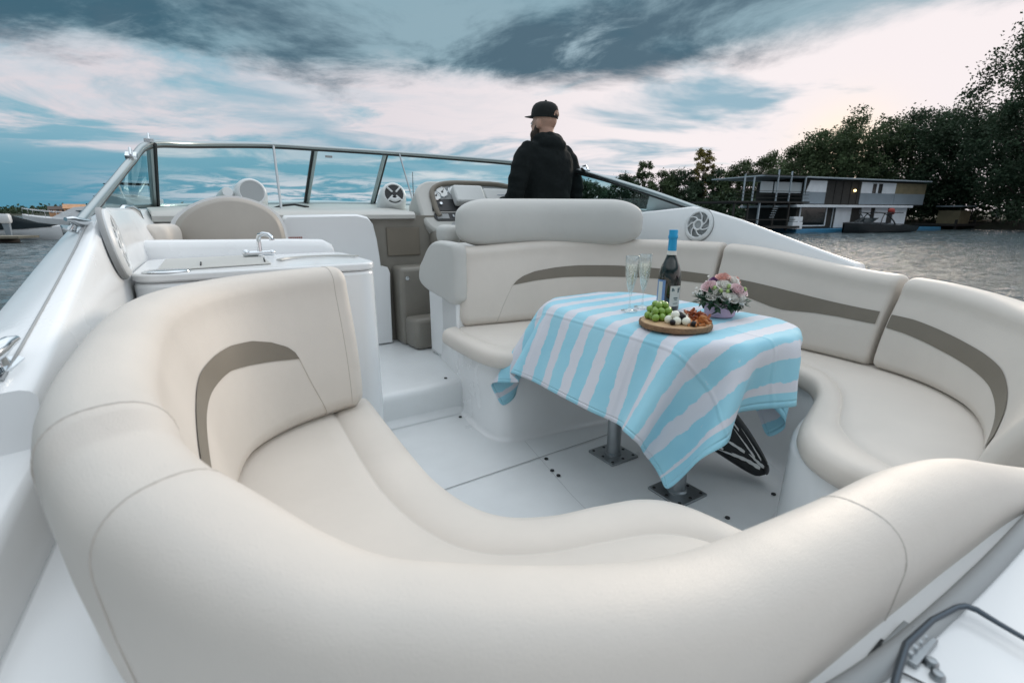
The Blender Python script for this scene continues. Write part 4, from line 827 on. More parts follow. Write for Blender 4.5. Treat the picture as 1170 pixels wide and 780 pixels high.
lb_ = wrap('front_label', -92, -30, .018, .100, .0454, M['label'], bt)
wrap('side_label', -175, -118, .022, .122, .0454, M['sidelabel'], bt)
wrap('side_label_strip', -160, -133, .03, .115, .0458, M['label'], bt)
M['labelink'] = mat('label_ink', (.08, .13, .14), .6)
def dab(a, z, w, h):
    return wrap('label_print', a-w, a+w, z-h, z+h, .0459, M['labelink'], lb_)
for a, z, w, h in ((-80, .088, 4, .004), (-74, .083, 3, .004), (-82, .081, 2.5, .003), (-47, .080, 5, .007), (-41, .088, 3.5, .006), (-50, .090, 2, .003), (-60, .052, 12, .0022), (-60, .045, 8, .0014), (-60, .030, 14, .001)): dab(a, z, w, h)

# ---- champagne flutes
M['glass'] = glass_mat('clear_glass', (.955, .965, .965), refl=2.2)
M['wine'] = glass_mat('pale_sparkling_wine', (.97, .97, .93), refl=1.2)
m_w, nt, p = new_mat('sparkling_wine'); L = nt.links.new       # pale wine clouded by fine bubbles
tr = N(nt, 'ShaderNodeBsdfTransparent'); tr.inputs[0].default_value = (.97, .97, .93, 1); df = N(nt, 'ShaderNodeBsdfDiffuse'); df.inputs[0].default_value = (.86, .87, .84, 1); tl = N(nt, 'ShaderNodeBsdfTranslucent'); tl.inputs[0].default_value = (.86, .87, .84, 1)
a1 = N(nt, 'ShaderNodeMixShader'); a1.inputs[0].default_value = .5; L(df.outputs[0], a1.inputs[1]); L(tl.outputs[0], a1.inputs[2])
a2 = N(nt, 'ShaderNodeMixShader'); a2.inputs[0].default_value = .24; L(tr.outputs[0], a2.inputs[1]); L(a1.outputs[0], a2.inputs[2]); L(a2.outputs[0], nt.nodes['Material Output'].inputs[0])
M['wine'] = m_w
M['bubble'] = mat('bubbles', (.9, .9, .88), .2)
def flute():
    f = root('champagne_flute', 'x', 'glass')
    mb = MB(); mb.lathe([(.0005, .0012), (.033, .001), (.0335, .0022), (.024, .004), (.008, .0065), (.0042, .014), (.0035, .035), (.0036, .058), (.006, .068), (.0155, .105), (.0225, .140), (.0258, .175), (.0262, .2185), (.0256, .2190), (.0251, .2180), (.0247, .175), (.0215, .141), (.0146, .107), (.0050, .074), (.0005, .071)], 36, caps=False)
    mb.build('glass_body', M['glass'], f, auto=60)
    mb = MB(); mb.lathe([(.0005, .0725), (.0048, .0745), (.0143, .107), (.0212, .141), (.0240, .170), (.0243, .183), (.0005, .183)], 30); w = mb.build('wine_fill', M['wine'], f, auto=50)
    random.seed(3); mb = MB()
    for k in range(330):
        z = random.uniform(.10, .182); r_ = lin_at([(.10, .011), (.141, .0195), (.183, .0228)], z)*math.sqrt(random.random()); a = random.uniform(0, 6.28)
        mb.ball((r_*math.cos(a), r_*math.sin(a), z), random.uniform(.0007, .0017), nu=6, nv=4)
    b = mb.build('bubbles', M['bubble'], f); b['kind'] = 'stuff'
    return f
f1 = flute(); f1['label'] = 'champagne flute nearer the cabin side, its foot closest to the wooden board'; f1.location = BW(1.395, 1.345, TZ)
f2 = copy_tree(f1); f2['label'] = 'champagne flute standing between the other flute and the bottle'; f2.location = BW(1.497, 1.372, TZ)
f1['label'] = 'champagne flute farther from the bottle, with the other flute between them'
f1['group'] = f2['group'] = 'champagne flutes on the table'

# ---- wooden board with its food
M['wood'] = mat('pale_board_wood', (.50, .33, .18), .55, mottle=.3, mscale=30, bump=[(60, .2, .002)])
M['bark'] = mat('board_bark', (.23, .135, .07), .8, mottle=.45, mscale=60, bump=[(140, .8, .004)])
BC = (1.335, 1.068)
bd = root('serving_board', 'round wooden serving board with a bark edge on the striped cloth', 'board', BW(BC[0], BC[1], TZ), HEAD)
mb = MB(); mb.lathe([(.0005, .019), (.108, .019), (.1165, .0185)], 48); mb.build('board_face', M['wood'], bd)
mb = MB(); random.seed(11); wob_ = [random.uniform(-.0015, .0015) for _ in range(48)]
mb.loft([[((r_+wob_[k])*math.cos(2*math.pi*k/48), (r_+wob_[k])*math.sin(2*math.pi*k/48), z) for k in range(48)] for r_, z in ((.1165, .0188), (.1205, .018), (.1225, .011), (.1215, .003), (.118, .0005), (.02, .0005))], True, False); mb.build('bark_rim', M['bark'], bd)
# view direction seen from the board: camera lies towards (-s,-b); use a frame with x to the right of the view, y away
VX, VY = Vector((1, 0, 0)), Vector((0, 1, 0))
BO = BW(BC[0], BC[1], TZ+.019)
va = math.atan2(BO.x, BO.y)                              # azimuth of the board from the camera
RX = Vector((math.cos(va), -math.sin(va), 0)); RY = Vector((math.sin(va), math.cos(va), 0))
def on_board(x, y, z): return BO + RX*x + RY*y + Vector((0, 0, z))
M['grape'] = mat('green_grape', (.19, .33, .045), .25, coat=.3, mottle=.25, mscale=60)
M['cheese'] = mat('fresh_cheese', (.74, .76, .66), .4)
M['olive'] = mat('black_olive', (.008, .008, .011), .35, spec=.3)
M['cracker'] = mat('orange_snack', (.56, .22, .07), .55, mottle=.45, mscale=90, bump=[(200, .5, .002)])
M['shrimp'] = mat('red_orange_snack', (.40, .12, .05), .5, mottle=.5, mscale=90, bump=[(200, .5, .002)])
def ball_mesh(name, r, m, sq=(1, 1, 1)):
    mb = MB(); mb.ball((0, 0, 0), r, nu=16, nv=10, sq=sq); return mb.build(name, m)
g0 = ball_mesh('grape', .0128, M['grape'], (1, 1, 1.12)); used = False
random.seed(21); gp = []
for lay, n_, rad in ((0, 18, .050), (1, 12, .036), (2, 5, .02)):
    tries = 0; here = []
    while len(here) < n_ and tries < 4000:
        tries += 1
        a = random.uniform(0, 6.283); rr = rad*math.sqrt(random.random()); q = (-.056+rr*math.cos(a)*.92, .022+rr*math.sin(a)*1.15)
        if all((q[0]-w[0])**2+(q[1]-w[1])**2 > .0212**2 for w in here) and (q[0]**2+q[1]**2) < .104**2: here.append(q)
    gp += [(x, y, .013+.0175*lay) for x, y in here]
for k, (x, y, z) in enumerate(gp):
    o = g0 if k == 0 else g0.copy()
    if k: COL.objects.link(o)
    o.location = on_board(x, y, z); o.rotation_euler = (random.uniform(-.9, .9), random.uniform(-.9, .9), 0)
    prop(o, 'one of the green grapes heaped on the round wooden board', 'grape', 'green grapes on the board')
c0 = ball_mesh('cheese_ball', .0145, M['cheese'])
cz = [(-.022, -.045, .0125), (.004, -.062, .0125), (.006, -.033, .0125), (.034, -.058, .0125), (.020, -.012, .0125), (.030, -.034, .0125), (-.002, -.045, .030), (.014, .012, .0125), (.026, .034, .0125)]
for k, (x, y, z) in enumerate(cz):
    o = c0 if k == 0 else c0.copy()
    if k: COL.objects.link(o)
    o.location = on_board(x, y, z); prop(o, 'one of the small white cheese balls in the middle of the wooden board', 'cheese ball', 'white cheese balls on the board')
o0 = ball_mesh('olive', .0098, M['olive'], (1, 1, 1.15))
for k, (x, y, z) in enumerate([(-.009, -.072, .0095), (.022, -.047, .026), (.058, -.072, .0095), (.014, -.030, .029), (-.012, -.055, .026)][:4]):
    o = o0 if k == 0 else o0.copy()
    if k: COL.objects.link(o)
    o.location = on_board(x, y, z); o.rotation_euler = (1.2, k*.8, 0); prop(o, 'one of the black olives scattered between the white cheese balls', 'olive', 'black olives on the board')
def snack(name, m, seed, thick):
    random.seed(seed); mb = MB(); n_ = 12; rings = []
    for i in range(9):
        u = i/8; a = -1.25+2.5*u; w = .0085*math.sin(math.pi*(.08+.84*u))**.6
        c = Vector((.020*math.sin(a), .012*(1-math.cos(a))*2, .006*math.sin(3*a)))
        rings.append([c+Vector((w*math.cos(2*math.pi*k/n_)*.4, w*math.sin(2*math.pi*k/n_)*random.uniform(.8, 1.2), thick*math.cos(2*math.pi*k/n_)*random.uniform(.8, 1.2))) for k in range(n_)])
    mb.loft(rings, True, True); return mb.build(name, m)
for nm, m, seed, lab, cat, grp, spots in (
    ('orange_snack', M['cracker'], 5, 'one of the pale orange curled snacks at the near edge of the wooden board', 'snack', 'orange snacks on the board', [(.047, -.052), (.066, -.058), (.080, -.040), (.060, -.034), (.092, -.022), (.078, -.014), (.050, -.014), (.070, -.048)]),
    ('dried_snack', M['shrimp'], 9, 'one of the reddish brown dried snacks heaped at the far side of the board', 'snack', 'reddish dried snacks on the board', [(.048, .018), (.062, .030), (.078, .020), (.090, .006), (.052, .050), (.070, .055), (.085, .042), (.040, .066), (.060, .075), (.098, .022), (.072, .008), (.036, .040), (.066, .04), (.08, .03)])):
    s0 = snack(nm, m, seed, .004)
    for k, (x, y) in enumerate(spots):
        o = s0 if k == 0 else s0.copy()
        if k: COL.objects.link(o)
        random.seed(seed*50+k); o.location = on_board(x, y, .007+(.012 if k % 3 == 2 else 0)+(.01 if k > 10 else 0)); o.rotation_euler = (random.uniform(-.5, .5), random.uniform(-.5, .5), random.uniform(0, 6.28))
        prop(o, lab, cat, grp)

# ---- flowers
fp = root('flower_arrangement', 'round bouquet of pink and white blooms in a pink pot on the striped cloth', 'flowers', BW(1.625, 1.10, TZ), 0)
M['pot'] = mat('pink_pot', (.66, .46, .60), .45)
mb = MB(); mb.lathe([(.0005, .0), (.050, .0), (.055, .006), (.058, .052), (.055, .054), (.050, .045), (.0005, .045)], 36); mb.build('pot', M['pot'], fp, auto=50)
random.seed(5)
def leaf_quads(mb, c, n_, r, size, squash=1.0):
    for _ in range(n_):
        d = Vector((random.gauss(0, 1), random.gauss(0, 1), random.gauss(0, 1)*squash)).normalized()
        p = Vector(c)+Vector((d.x*r*random.uniform(.55, 1), d.y*r*random.uniform(.55, 1), d.z*r*squash*random.uniform(.5, 1)))
        t = (d+Vector((random.uniform(-.6, .6), random.uniform(-.6, .6), random.uniform(-.7, .3)))).normalized(); s_ = t.cross(Vector((0, 0, 1))+d*.3); s_ = (s_.normalized() if s_.length > .01 else Vector((1, 0, 0)))
        l = size*random.uniform(.7, 1.3); up = t.cross(s_)*l*.12
        mb.add([p, p+t*l*.45+s_*l*.28+up, p+t*l, p+t*l*.45-s_*l*.28+up], [(0, 1, 2), (0, 2, 3)])
mb = MB()
for k in range(110):
    a = random.uniform(0, 6.283); ring_ = random.uniform(.035, .075); z = random.uniform(.045, .085)
    c = (ring_*math.cos(a), ring_*math.sin(a), z); leaf_quads(mb, c, 3, .012, .034, .8)
fol = mb.build('foliage', M['leafdark'], fp, smooth=False, fix=False)
def bloom(c, r, m, axis, layers=4):
    mb = MB(); z = Vector(axis).normalized(); x = z.cross(Vector((.3, 1, .2))).normalized(); y = z.cross(x)
    T = Matrix.Translation(c) @ Matrix((x, y, z)).transposed().to_4x4()
    for l in range(layers):
        k_ = (l+1)/layers; npet = 3+l
        for q in range(npet):
            a0 = 2*math.pi*(q/npet)+l*.9; rings = []
            for i in range(5):
                u = i/4; aa = []
                for j in range(6):
                    v = (j/5-.5)*2*math.pi/npet*1.25
                    w = 1-abs(j/5-.5)*2
                    rad = r*k_*(.30+.85*math.sin(u*1.45)) ; hgt = r*(1.0-.25*k_)*u*(1.0+.15*w) - r*.25*k_ - (r*.22*k_*u**4)
                    aa.append((rad*math.cos(a0+v*(.5+.5*u)), rad*math.sin(a0+v*(.5+.5*u)), hgt+r*.1))
                rings.append(aa)
            mb.loft(rings, False, False, T)
    return mb.build('bloom', m, fp, auto=80, fix=False)
PK_ = mat('pale_pink_petal', (.78, .60, .62), .5); PK2 = mat('salmon_petal', (.74, .46, .41), .5); WH = mat('white_petal', (.84, .83, .79), .5); GR = mat('green_bud', (.32, .45, .16), .5); PU = mat('violet_petal', (.28, .14, .32), .5)
vf = math.atan2(1.4, 1.8)
def fpos(x, y, z):                                        # x right of the view, y away from it
    a = math.atan2(fp.location.x, fp.location.y); return Vector((math.cos(a)*x+math.sin(a)*y, -math.sin(a)*x+math.cos(a)*y, z))
for x, y, z, r_, m in ((-.040, -.030, .118, .025, PK_), (.045, -.032, .108, .026, PK_), (.0, .0, .150, .027, PK2), (.028, .0, .143, .022, WH), (-.012, -.048, .098, .019, WH), (.012, -.058, .084, .018, WH), (.004, -.030, .126, .024, WH), (-.052, .01, .100, .020, WH), (.062, .0, .100, .020, PK_), (.035, .03, .14, .022, PK2), (-.03, .02, .138, .018, PU), (.06, -.045, .078, .018, WH), (-.03, -.052, .082, .018, WH), (.035, -.055, .078, .019, WH), (0, .05, .12, .024, WH), (-.045, .045, .10, .02, PK_)):
    c = fpos(x*1.08, y*1.08, .06+(z-.06)*.82); bloom(c, r_*1.05, m, (c.x*9-.0, c.y*9-.25, .75))
for x, y, z in ((-.024, -.046, .122), (.018, -.05, .110), (-.004, -.055, .112), (.07, -.02, .118), (.02, -.04, .132)):
    mb = MB(); c = fpos(x*1.08, y*1.08, .06+(z-.06)*.82); mb.ball(c, .008, sq=(1, 1, 1.15)); mb.build('green_bud', GR, fp)
mb = MB(); random.seed(8)
for cx, cy, cz_, n_, sp_ in ((-.062, -.02, .128, 7, .014), (-.078, -.02, .088, 8, .016), (.045, .01, .15, 6, .012), (.066, -.04, .062, 7, .014), (-.02, -.065, .075, 6, .012), (.03, -.065, .068, 5, .012), (.075, -.03, .075, 6, .013)):
    for k in range(n_):
        c = fpos(cx+random.gauss(0, sp_*.6), cy+random.gauss(0, sp_*.6), .06+(cz_-.06)*.85+random.gauss(0, sp_*.6)); mb.ball(c, random.uniform(.0035, .006), nu=7, nv=5)
sp = mb.build('filler_blossoms', WH, fp); sp['kind'] = 'stuff'

# ---- patterned bag on the floor behind the cloth
M['bagblack'] = mat('bag_black', (.010, .012, .013), .45); M['bagwhite'] = mat('bag_white', (.78, .79, .78), .5)
ax = spline([(1.68, 1.40, .32, .13), (1.72, 1.26, .30, .135), (1.76, 1.14, .24, .125), (1.80, 1.04, .16, .095), (1.825, .975, .10, .062), (1.835, .945, .08, .03)], 30)
def bag_pt(k, a, off=0.0):
    k = min(max(k, 0), 30); i = min(int(k), 29); f = k-i
    q = [x+(y-x)*f for x, y in zip(ax[i], ax[i+1])]; rr = q[3]*(1 if k > 2 else .93)+off
    return (q[0]+.6*rr*math.cos(a)+.25*rr*math.cos(2*a), q[1]+.35*rr*math.cos(a), max(.004, q[2]+rr*math.sin(a)))
mb = MB(); mb.loft([[bag_pt(k, 2*math.pi*j/24) for j in range(24)] for k in range(31)], True, True)
bg = mb.build('patterned_bag', M['bagblack']); bg.rotation_euler = (0, 0, HEAD)
mb = MB()
for k0, a0, k1, a1, w in ((7, 150, 17, 165, 13), (9, 185, 18, 178, 10), (12, 120, 21, 150, 13), (14, 205, 23, 190, 12), (16, 235, 24, 205, 15), (19, 160, 26, 178, 14), (20, 215, 28, 195, 22), (22, 130, 28, 160, 20), (10, 230, 18, 222, 9), (5, 200, 12, 210, 10), (24, 185, 29, 180, 24)):
    rows = []
    for q in range(9):
        u = q/8; k = k0+(k1-k0)*u; c = a0+(a1-a0)*u; ww = .40*w*(u**.8)*(1 if q % 2 else .72)
        rows.append([bag_pt(k, R(c+ww*(v/2-1)), .002) for v in range(5)])
    mb.loft(rows, False, False)
mb.build('white_shards', M['bagwhite'], bg, fix=False)
prop(bg, 'black bag with white shard pattern on the cockpit floor behind the hanging cloth', 'bag')
mb = MB(); mb.lathe([(.0005, .004), (.016, .003), (.022, 0)], 16, frame_T((1.825, .937, .078), (.1, -1, .25))); mb.build('bag_end_cap', M['black'], bg)
# ================================================================== THE PILOT
pr = root('person', 'bearded man in black hoodie and cap standing at the helm, back turned', 'person', BW(2.20, 3.05, .18), HEAD+R(4))
def ell(c, rx, ry, rz_, nu=20, nv=14, T=None, mb=None):
    rings = []
    for i in range(nv+1):
        a = -math.pi/2+math.pi*i/nv; q = max(math.cos(a), .02)
        rings.append([(c[0]+rx*q*math.cos(2*math.pi*k/nu), c[1]+ry*q*math.sin(2*math.pi*k/nu), c[2]+rz_*math.sin(a)) for k in range(nu)])
    mb.loft(rings, True, True, T)
def rings_body(mb, L):
    mb.loft([[(x+rx*math.copysign(abs(math.cos(a))**.85, math.cos(a)), y+ry*math.copysign(abs(math.sin(a))**.85, math.sin(a)), z) for a in [2*math.pi*k/28 for k in range(28)]] for x, y, z, rx, ry in L], True, True)
HEADT = Matrix.Translation((0, .030, 1.522)) @ Matrix.Rotation(R(17), 4, 'Z')
def remesh(o, vox, it=6):
    m = o.modifiers.new('remesh', 'REMESH'); m.mode = 'VOXEL'; m.voxel_size = vox; m.use_smooth_shade = True
    s = o.modifiers.new('relax', 'SMOOTH'); s.factor = .5; s.iterations = it
H0 = .0
mb = MB()
# head, jaw, nose, ears, neck, trunk, arms, hands, legs, feet grown into one surface
ell((0, -.010, .055), .077, .094, .098, T=HEADT, mb=mb)
ell((0, .030, -.020), .060, .068, .070, T=HEADT, mb=mb)
ell((0, .070, -.060), .036, .030, .030, T=HEADT, mb=mb)
mb.tube([HEADT @ Vector(p) for p in ((0, .085, .045), (0, .103, .012), (0, .098, -.002))], [.010, .016, .014], 8)
for sx in (-1, 1):
    ell((sx*.079, -.004, .012), .010, .022, .034, T=HEADT, mb=mb)
    ell((sx*.030, .082, .036), .014, .010, .008, T=HEADT, mb=mb)
mb.tube([(0, -.012, 1.34), (0, .0, 1.44), (0, .012, 1.54)], [.066, .060, .058], 16)
rings_body(mb, [(0, 0, .86, .165, .115), (0, .0, .98, .16, .11), (0, 0, 1.12, .17, .115), (0, -.005, 1.26, .175, .115), (0, -.01, 1.36, .13, .09), (0, -.01, 1.40, .07, .06)])
ARM = {}
for sx in (-1, 1):
    a = [(sx*.19, -.005, 1.335), (sx*.262, -.015, 1.17), (sx*.285, -.01, 1.04), (sx*.25, .12, .985), (sx*.20, .27, .995)]
    ARM[sx] = a
    mb.tube(spline(a, 16), [lin_at([(0, .052), (.5, .044), (1, .028)], k/16) for k in range(17)], 12)
    h = Vector(a[-1]); 
    ell((h.x-.01*sx, h.y+.05, h.z+.005), .040, .048, .018, mb=mb)
    for f in range(4):
        o_ = Vector((h.x-sx*.045+sx*.022*f*1.0, h.y+.09, h.z+.008)); ln = (.058, .066, .062, .048)[3-f]
        mb.tube([o_+Vector((0, -.03, 0)), o_+Vector((0, ln*.4, .004)), o_+Vector((0, ln*.75, -.016)), o_+Vector((0, ln*.72, -.040))], [.0095, .009, .0085, .007], 8)
    mb.tube([(h.x-sx*.035, h.y+.03, h.z), (h.x-sx*.062, h.y+.055, h.z-.012), (h.x-sx*.070, h.y+.085, h.z-.026)], [.012, .011, .009], 8)
    mb.tube([(sx*.09, 0, .90), (sx*.105, .01, .66), (sx*.11, .025, .48), (sx*.115, 0, .30), (sx*.12, -.02, .09)], [.088, .080, .058, .055, .040], 14)
    mb.tube([(sx*.12, -.06, .035), (sx*.122, .0, .045), (sx*.128, .09, .032), (sx*.13, .17, .022)], [.030, .038, .036, .022], 12)
bo = mb.build('body', M['skin'], pr); remesh(bo, .008, 4)
# eyes
for sx in (-1, 1):
    mb = MB(); ell((sx*.030, .083, .030), .011, .010, .009, T=HEADT, mb=mb); e = mb.build('eye', M['whiteplastic'], pr)
    mb = MB(); ell((sx*.030, .0915, .030), .005, .003, .005, T=HEADT, mb=mb); mb.build('iris', M['black'], e)
mb = MB()
ell((0, .050, -.048), .064, .056, .050, T=HEADT, mb=mb); ell((0, .074, -.082), .040, .034, .048, T=HEADT, mb=mb)
ell((-.052, .022, -.030), .020, .030, .046, T=HEADT, mb=mb); ell((.052, .022, -.030), .020, .030, .046, T=HEADT, mb=mb)
be = mb.build('beard', M['beard'], pr); remesh(be, .006, 2)
# cap with its brim and rear opening
mb = MB(); CT = HEADT @ Matrix.Translation((0, -.006, .072)) @ Matrix.Rotation(R(5), 4, 'X')
rings = []
for z, f in ((-.012, 1.0), (.0, 1.01), (.02, 1.01), (.045, .98), (.066, .90), (.083, .74), (.094, .50), (.099, .25), (.100, .03)):
    rings.append([(.086*f*math.cos(2*math.pi*k/36), .104*f*math.sin(2*math.pi*k/36), z) for k in range(36)])
mb.loft(rings, True, True, CT)
rings = []
for i in range(9):
    v = i/8; w = (v-.5)*2
    rings.append([(w*.074, .090*math.sqrt(max(0, 1-(w*.80)**2))-.002, -.006+.010*(1-w*w)*0), (w*.076, .090*math.sqrt(max(0, 1-(w*.80)**2))+.080*(1-w*w*.75), -.012+.008*(1-w*w)), (w*.076, .090*math.sqrt(max(0, 1-(w*.80)**2))+.080*(1-w*w*.75), -.008+.008*(1-w*w)), (w*.074, .090*math.sqrt(max(0, 1-(w*.80)**2))-.002, .003)])
mb.loft(rings, True, True, CT)
mb.ball((0, 0, .101), .009, CT)
cp = mb.build('cap', M['cap'], pr, auto=60)
mb = MB(); mb.loft([[( .034*math.cos(R(a))*s_, -.1065-.0*s_+.004*abs(math.cos(R(a))), .002+.038*math.sin(R(a))*s_) for a in range(0, 181, 12)] for s_ in (.999, .01)], False, False, CT); mb.build('cap_opening', M['skin'], cp)
# hoodie: trunk, sleeves and the hood lying on the shoulders
mb = MB()
rings_body(mb, [(0, -.004, .80, .195, .142), (0, -.004, .84, .205, .150), (0, -.004, .95, .200, .146), (0, -.006, 1.08, .205, .145), (0, -.012, 1.20, .215, .146), (0, -.016, 1.29, .212, .138), (0, -.014, 1.345, .178, .118), (0, -.008, 1.385, .120, .094), (0, 0, 1.42, .082, .080)])
for sx in (-1, 1):
    a = [(sx*.155, -.008, 1.335)]+[Vector(q) for q in ARM[sx]]
    P_ = spline([tuple(q) for q in a], 24)
    mb.tube(P_, [lin_at([(0, .070), (.2, .078), (.5, .066), (.62, .064), (.9, .050), (1, .046)], k/24)*(1+.05*math.sin(k*2.3)) for k in range(25)], 16)
ell((0, -.072, 1.395), .125, .066, .066, mb=mb); ell((-.068, -.03, 1.425), .062, .066, .052, mb=mb); ell((.068, -.03, 1.425), .062, .066, .052, mb=mb); ell((0, -.052, 1.435), .075, .045, .045, mb=mb); ell((-.12, -.01, 1.372), .078, .065, .036, mb=mb); ell((.12, -.01, 1.372), .078, .065, .036, mb=mb); ell((0, -.10, 1.30), .085, .045, .07, mb=mb)
ho = mb.build('hoodie', M['jacket'], pr); remesh(ho, .011, 5)
tx = bpy.data.textures.new('cloth_folds', 'CLOUDS'); tx.noise_scale = .11; tx.noise_depth = 2
dm = ho.modifiers.new('folds', 'DISPLACE'); dm.texture = tx; dm.strength = .022; dm.mid_level = .5
mb = MB()
rings_body(mb, [(0, 0, .74, .17, .12), (0, 0, .86, .178, .126), (0, 0, .90, .175, .124)])
for sx in (-1, 1):
    mb.tube([(sx*.088, 0, .88), (sx*.105, .01, .66), (sx*.11, .025, .48), (sx*.115, 0, .30), (sx*.12, -.018, .07)], [.100, .092, .074, .068, .062], 14)
tr_ = mb.build('trousers', M['denim'], pr); remesh(tr_, .012, 4)
for sx in (-1, 1):
    mb = MB(); rings = []
    for y, w, h, z in ((-.085, .028, .030, .035), (-.06, .040, .048, .048), (.0, .044, .052, .052), (.07, .049, .040, .040), (.14, .050, .032, .032), (.19, .036, .024, .024), (.205, .014, .014, .018)):
        rings.append([(sx*.122+sx*.006*(y/.1)+w*math.cos(a), y, z+h*math.sin(a)*(.95 if math.sin(a) < 0 else 1)) for a in [2*math.pi*k/16 for k in range(16)]])
    mb.loft(rings, True, True); mb.build('shoe', M['black'], pr)
# ================================================================== WATER, BANKS
wm, nt, p = new_mat('river_water'); L = nt.links.new
p.inputs['Base Color'].default_value = (.085, .118, .128, 1); p.inputs['Roughness'].default_value = .07; p.inputs['IOR'].default_value = 1.33; p.inputs['Specular IOR Level'].default_value = .5
tc = N(nt, 'ShaderNodeTexCoord'); last = None
for sc_, st_, di, stretch in ((3.2, .9, .08, (1, 1.5, 1)), (9.0, .7, .03, (1, 1.4, 1))):
    mp = N(nt, 'ShaderNodeMapping'); mp.inputs['Scale'].default_value = stretch; mp.inputs['Rotation'].default_value = (0, 0, R(-20)); L(tc.outputs['Object'], mp.inputs[0])
    nz = N(nt, 'ShaderNodeTexNoise', i_Scale=sc_, i_Detail=5.0, i_Roughness=.55, i_Distortion=.6); L(mp.outputs[0], nz.inputs['Vector'])
    bp_ = N(nt, 'ShaderNodeBump', i_Strength=st_, i_Distance=di*3); L(nz.outputs[0], bp_.inputs['Height'])
    if last: L(last.outputs[0], bp_.inputs['Normal'])
    last = bp_
L(last.outputs[0], p.inputs['Normal'])
X0, X1, Y0, Y1, DX = -72.0, 96.0, -6.0, 74.0, .32
nx, ny = int((X1-X0)/DX), int((Y1-Y0)/DX); mb = MB()
for j in range(ny+1):
    for i in range(nx+1):
        x = X0+(X1-X0)*i/nx; y = Y0+(Y1-Y0)*j/ny
        fade = min(1, i/12, (nx-i)/12, j/12, (ny-j)/12)
        hgt = 0 if fade <= 0 else fade*(.08*noise.noise((x*.5+y*.12, y*.75-x*.1, .3)) + .065*noise.noise((x*1.15-y*.2, y*1.5, 4.1)) + .042*noise.noise((x*2.1, y*2.6, 8.7)))
        mb.v.append((x, y, WATER+hgt))
W_ = nx+1
mb.f = [(j*W_+i, j*W_+i+1, (j+1)*W_+i+1, (j+1)*W_+i) for j in range(ny) for i in range(nx)]
c_ = [0, nx, ny*W_+nx, ny*W_]; o_ = len(mb.v)
mb.v += [(-2500, -400, WATER), (2500, -400, WATER), (2500, 3000, WATER), (-2500, 3000, WATER)]
for k in range(4): mb.f.append((o_+k, o_+(k+1) % 4, c_[(k+1) % 4], c_[k]))
mb.mi = [0]*len(mb.f)
prop(mb.build('water', wm, auto=179, fix=False), kind='structure')
M['bank'] = mat('bank_soil', (.045, .050, .032), .95, mottle=.5, mscale=.6, bump=[(.8, .6, .3)])
rng = random.Random(3)
mb = MB(); line = [(140, -30), (100, 30), (66, 54), (48, 62), (38, 72), (30, 84), (10, 94), (-20, 112), (-60, 140)]
mb.loft([[(x, y, WATER-.5), (x+.6, y+1.5, -.35), (x+2, y+5, .1+rng.uniform(-.1, .2)), (x+20, y+50, 1.2), (x+60, y+160, 1.5)] for x, y in line], False, False)
prop(mb.build('river_bank', M['bank'], auto=60), kind='structure')
mb = MB(); mb.loft([[(x, 300+.05*abs(x+100), WATER-.3), (x, 303+.05*abs(x+100), .2), (x, 500, 2)] for x in range(-700, 60, 40)], False, False)
prop(mb.build('far_shore', M['bank'], auto=60), kind='structure')

# ================================================================== TREES
def leaf_mat(name, col, var=.5):
    m, nt, p = new_mat(name); L = nt.links.new
    oi = N(nt, 'ShaderNodeTexCoord'); nz = N(nt, 'ShaderNodeTexNoise', i_Scale=.55, i_Detail=4.0); L(oi.outputs['Object'], nz.inputs['Vector'])
    mr = N(nt, 'ShaderNodeMapRange'); mr.inputs[1].default_value = .3; mr.inputs[2].default_value = .7; mr.inputs[3].default_value = 1-var; mr.inputs[4].default_value = 1+var; L(nz.outputs[0], mr.inputs[0])
    mx = N(nt, 'ShaderNodeMix', data_type='RGBA', blend_type='MULTIPLY'); mx.inputs[0].default_value = 1; mx.inputs[6].default_value = (*col, 1); L(mr.outputs[0], mx.inputs[7])
    L(mx.outputs[2], p.inputs['Base Color']); p.inputs['Roughness'].default_value = .6; p.inputs['Specular IOR Level'].default_value = .25
    tr = N(nt, 'ShaderNodeBsdfTranslucent'); L(mx.outputs[2], tr.inputs[0]); ms = N(nt, 'ShaderNodeMixShader'); ms.inputs[0].default_value = .28
    L(p.outputs[0], ms.inputs[1]); L(tr.outputs[0], ms.inputs[2]); L(ms.outputs[0], nt.nodes['Material Output'].inputs[0])
    return m
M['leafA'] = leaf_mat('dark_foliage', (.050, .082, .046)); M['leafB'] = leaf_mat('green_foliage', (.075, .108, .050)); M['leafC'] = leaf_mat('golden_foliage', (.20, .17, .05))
M['trunk'] = mat('bark', (.055, .045, .036), .9, mottle=.4, mscale=8, bump=[(14, .8, .02)])
